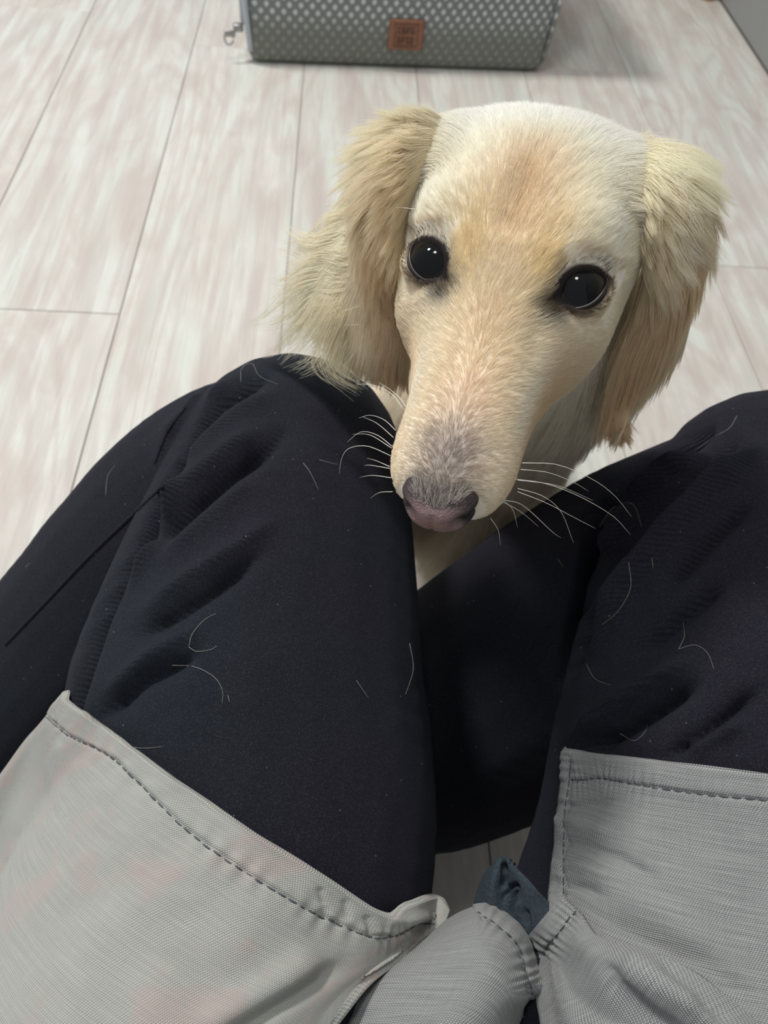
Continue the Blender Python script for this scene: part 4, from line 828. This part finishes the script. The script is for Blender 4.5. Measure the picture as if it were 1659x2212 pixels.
Hn = base_[:, None] + (dn[:, None] * tt + nn[:, None] * .32 * (tt - .5 * tt ** 2)) * ll[:, None, None]; Cn_ = np.where((rng.random(1500) < .45)[:, None], np.array(srgb(214, 206, 198)[:3]), np.array(srgb(120, 110, 106)[:3]))
hair_object('nose_fur', h2w(Hn @ R_.T + NC), .000045, .000012, Cn_, None)
# --- whiskers
M_wh = simple('whisker_hair', srgb(238, 232, 220), .35)
def strand(name, px, z0, z1, r, mat, parent, tip=.25):
    Pp = catmull([(x, y, z0 + (z1 - z0) * i / (len(px) - 1)) for i, (x, y) in enumerate(px)], 14); pts = np.array([at(*q) for q in Pp]); V_, Q_ = tube_mesh(pts, r, 5, taper=np.linspace(1, tip, 14)); return mesh_np(name, V_, Q_, mat, parent)
WH = [[(872, 885), (845, 850), (805, 832), (770, 830)], [(878, 880), (862, 858), (838, 838), (818, 826)], [(855, 930), (830, 907), (800, 897), (775, 903)], [(850, 945), (815, 915), (783, 900)], [(848, 965), (815, 940), (780, 933), (750, 955)], [(846, 968), (800, 940), (762, 938)], [(845, 985), (795, 964), (755, 968), (738, 990), (733, 1025)],
      [(842, 1008), (812, 995), (793, 990)], [(842, 1012), (800, 1005), (786, 1006)], [(845, 1032), (805, 1027), (777, 1031)], [(848, 1062), (820, 1064), (800, 1076)],
      [(1128, 1000), (1205, 1004), (1281, 1036), (1329, 1072), (1364, 1116)], [(1125, 1014), (1185, 1021), (1239, 1042), (1271, 1061)], [(1112, 1035), (1180, 1045), (1251, 1072), (1323, 1114), (1362, 1155)], [(1118, 1037), (1203, 1049), (1281, 1081)],
      [(1118, 1055), (1173, 1072), (1212, 1106), (1239, 1173)], [(1118, 1062), (1179, 1086), (1233, 1114), (1287, 1142)], [(1082, 1082), (1124, 1105), (1164, 1138)], [(1088, 1080), (1130, 1092), (1192, 1148), (1212, 1162)], [(1060, 1120), (1076, 1145), (1081, 1178)], [(1085, 1078), (1108, 1102), (1118, 1140)],
      [(1345, 515), (1390, 535), (1440, 572)], [(898, 452), (860, 448), (838, 451)]]
for i, p in enumerate(WH):
    zr = .262 if i < 21 else .283
    o = strand('whisker', p, zr, zr + (.012 if i < 21 else .006), .00012, M_wh, None); under_dog(o)
# short dark lashes above the eyes
LS = []; LC = []
for E in EYE:
    for q in np.linspace(.25, 2.75, 90):
        u, v = E['A'] * 1.12 * math.cos(q), E['B'] * 1.22 * math.sin(q) * (1.05 - .25 * abs(math.cos(q))); p = E['c'] + E['a'] * u + E['b'] * v + E['e'] * math.sqrt(max(1e-7, .0138 ** 2 - u * u - v * v))
        d = nrm(E['e'] * .7 + E['b'] * .35 + E['a'] * (.5 * math.cos(q) + .4) + rng.normal(0, .12, 3)); l = .0035 + .003 * rng.random(); LS.append([p + d * l * s - E['b'] * .0012 * s * s for s in (0, .35, .7, 1)]); LC.append(np.array([.05, .04, .035]) * (1 + rng.random()))
hair_object('eyelash', h2w(np.array(LS)), .00006, .00002, np.array(LC), None)

# ------------------------------------------------------------------ stray dog hairs lying on the trousers
M_sh = simple('stray_hair', srgb(176, 172, 164), .6)
SH = [([(408, 1398), (415, 1370), (440, 1340), (466, 1325)], 'pale curved dog hair on the left thigh, above the longest stray hair'), ([(372, 1437), (420, 1440), (462, 1462), (480, 1490), (480, 1520)], 'longest pale dog hair curling on the left thigh'),
    ([(408, 1398), (425, 1407), (455, 1403), (468, 1395)], 'short pale dog hair hooked under the curved one on the left thigh'), ([(492, 1502), (496, 1517)], 'tiny bright dog hair beside the longest stray hair'), ([(270, 1612), (310, 1616), (350, 1613)], 'pale dog hair lying just above the hem of the left apron panel'),
    ([(885, 1390), (893, 1440), (885, 1475), (876, 1500)], 'pale dog hair on the inner edge of the left thigh'), ([(520, 825), (522, 795), (545, 785), (560, 812), (600, 830)], 'fine dog hair looped near the top of the left knee'), ([(690, 993), (715, 1000), (730, 1003)], 'short dog hair between the left knee and the whiskers'),
    ([(655, 1000), (670, 1020), (688, 1058)], 'thin dog hair in the middle of the left knee'), ([(228, 1070), (232, 1030), (248, 1005)], 'thin dog hair curling on the left shin'), ([(55, 1225), (64, 1216)], 'tiny pale dog hair low on the left shin'), ([(770, 1470), (796, 1508)], 'straight faint dog hair near the inner left thigh'),
    ([(1466, 1402), (1478, 1375), (1476, 1345)], 'upright pale dog hair on the right thigh'), ([(1466, 1402), (1500, 1393), (1528, 1410), (1542, 1445)], 'arched pale dog hair on the right thigh'), ([(1266, 1434), (1285, 1466), (1318, 1480)], 'curved dog hair beside the deep creases of the right leg'),
    ([(1205, 1208), (1216, 1225)], 'tiny bright dog hair on the right shin below the whiskers'), ([(1358, 1215), (1362, 1270), (1335, 1320), (1300, 1350)], 'long dog hair following a deep crease of the right leg'), ([(1408, 1205), (1411, 1228)], 'short dog hair on the right thigh beside the crease'),
    ([(1340, 1585), (1370, 1600), (1394, 1580), (1398, 1565)], 'dog hair curled just above the hem of the right apron panel'), ([(1592, 898), (1575, 925), (1540, 945), (1500, 975)], 'long dog hair near the top of the right knee'), ([(1295, 1138), (1320, 1100), (1352, 1086), (1372, 1095), (1386, 1138)], 'arched dog hair at the crook of the right knee'),
    ([(870, 870), (850, 845), (825, 832), (800, 828)], 'pale dog hair at the edge of the left knee beneath the ear')]
for px_, lab_ in SH:
    pts = []
    for x, y in catmull(px_, 14):
        z = hit_depth(x, y)
        if z: pts.append(at(x, y, z - .0006))
    if len(pts) < 5: print('skip', lab_); continue
    pts = np.array(pts); c0 = pts.mean(0); V_, Q_ = tube_mesh(pts - c0, .00008, 5, taper=np.linspace(1, .5, len(pts))); o = mesh_np('dog_hair', V_, Q_, M_sh, None); o.location = c0; o['label'] = lab_; o['category'] = 'hair'; o['group'] = 'stray dog hairs on the black trousers'
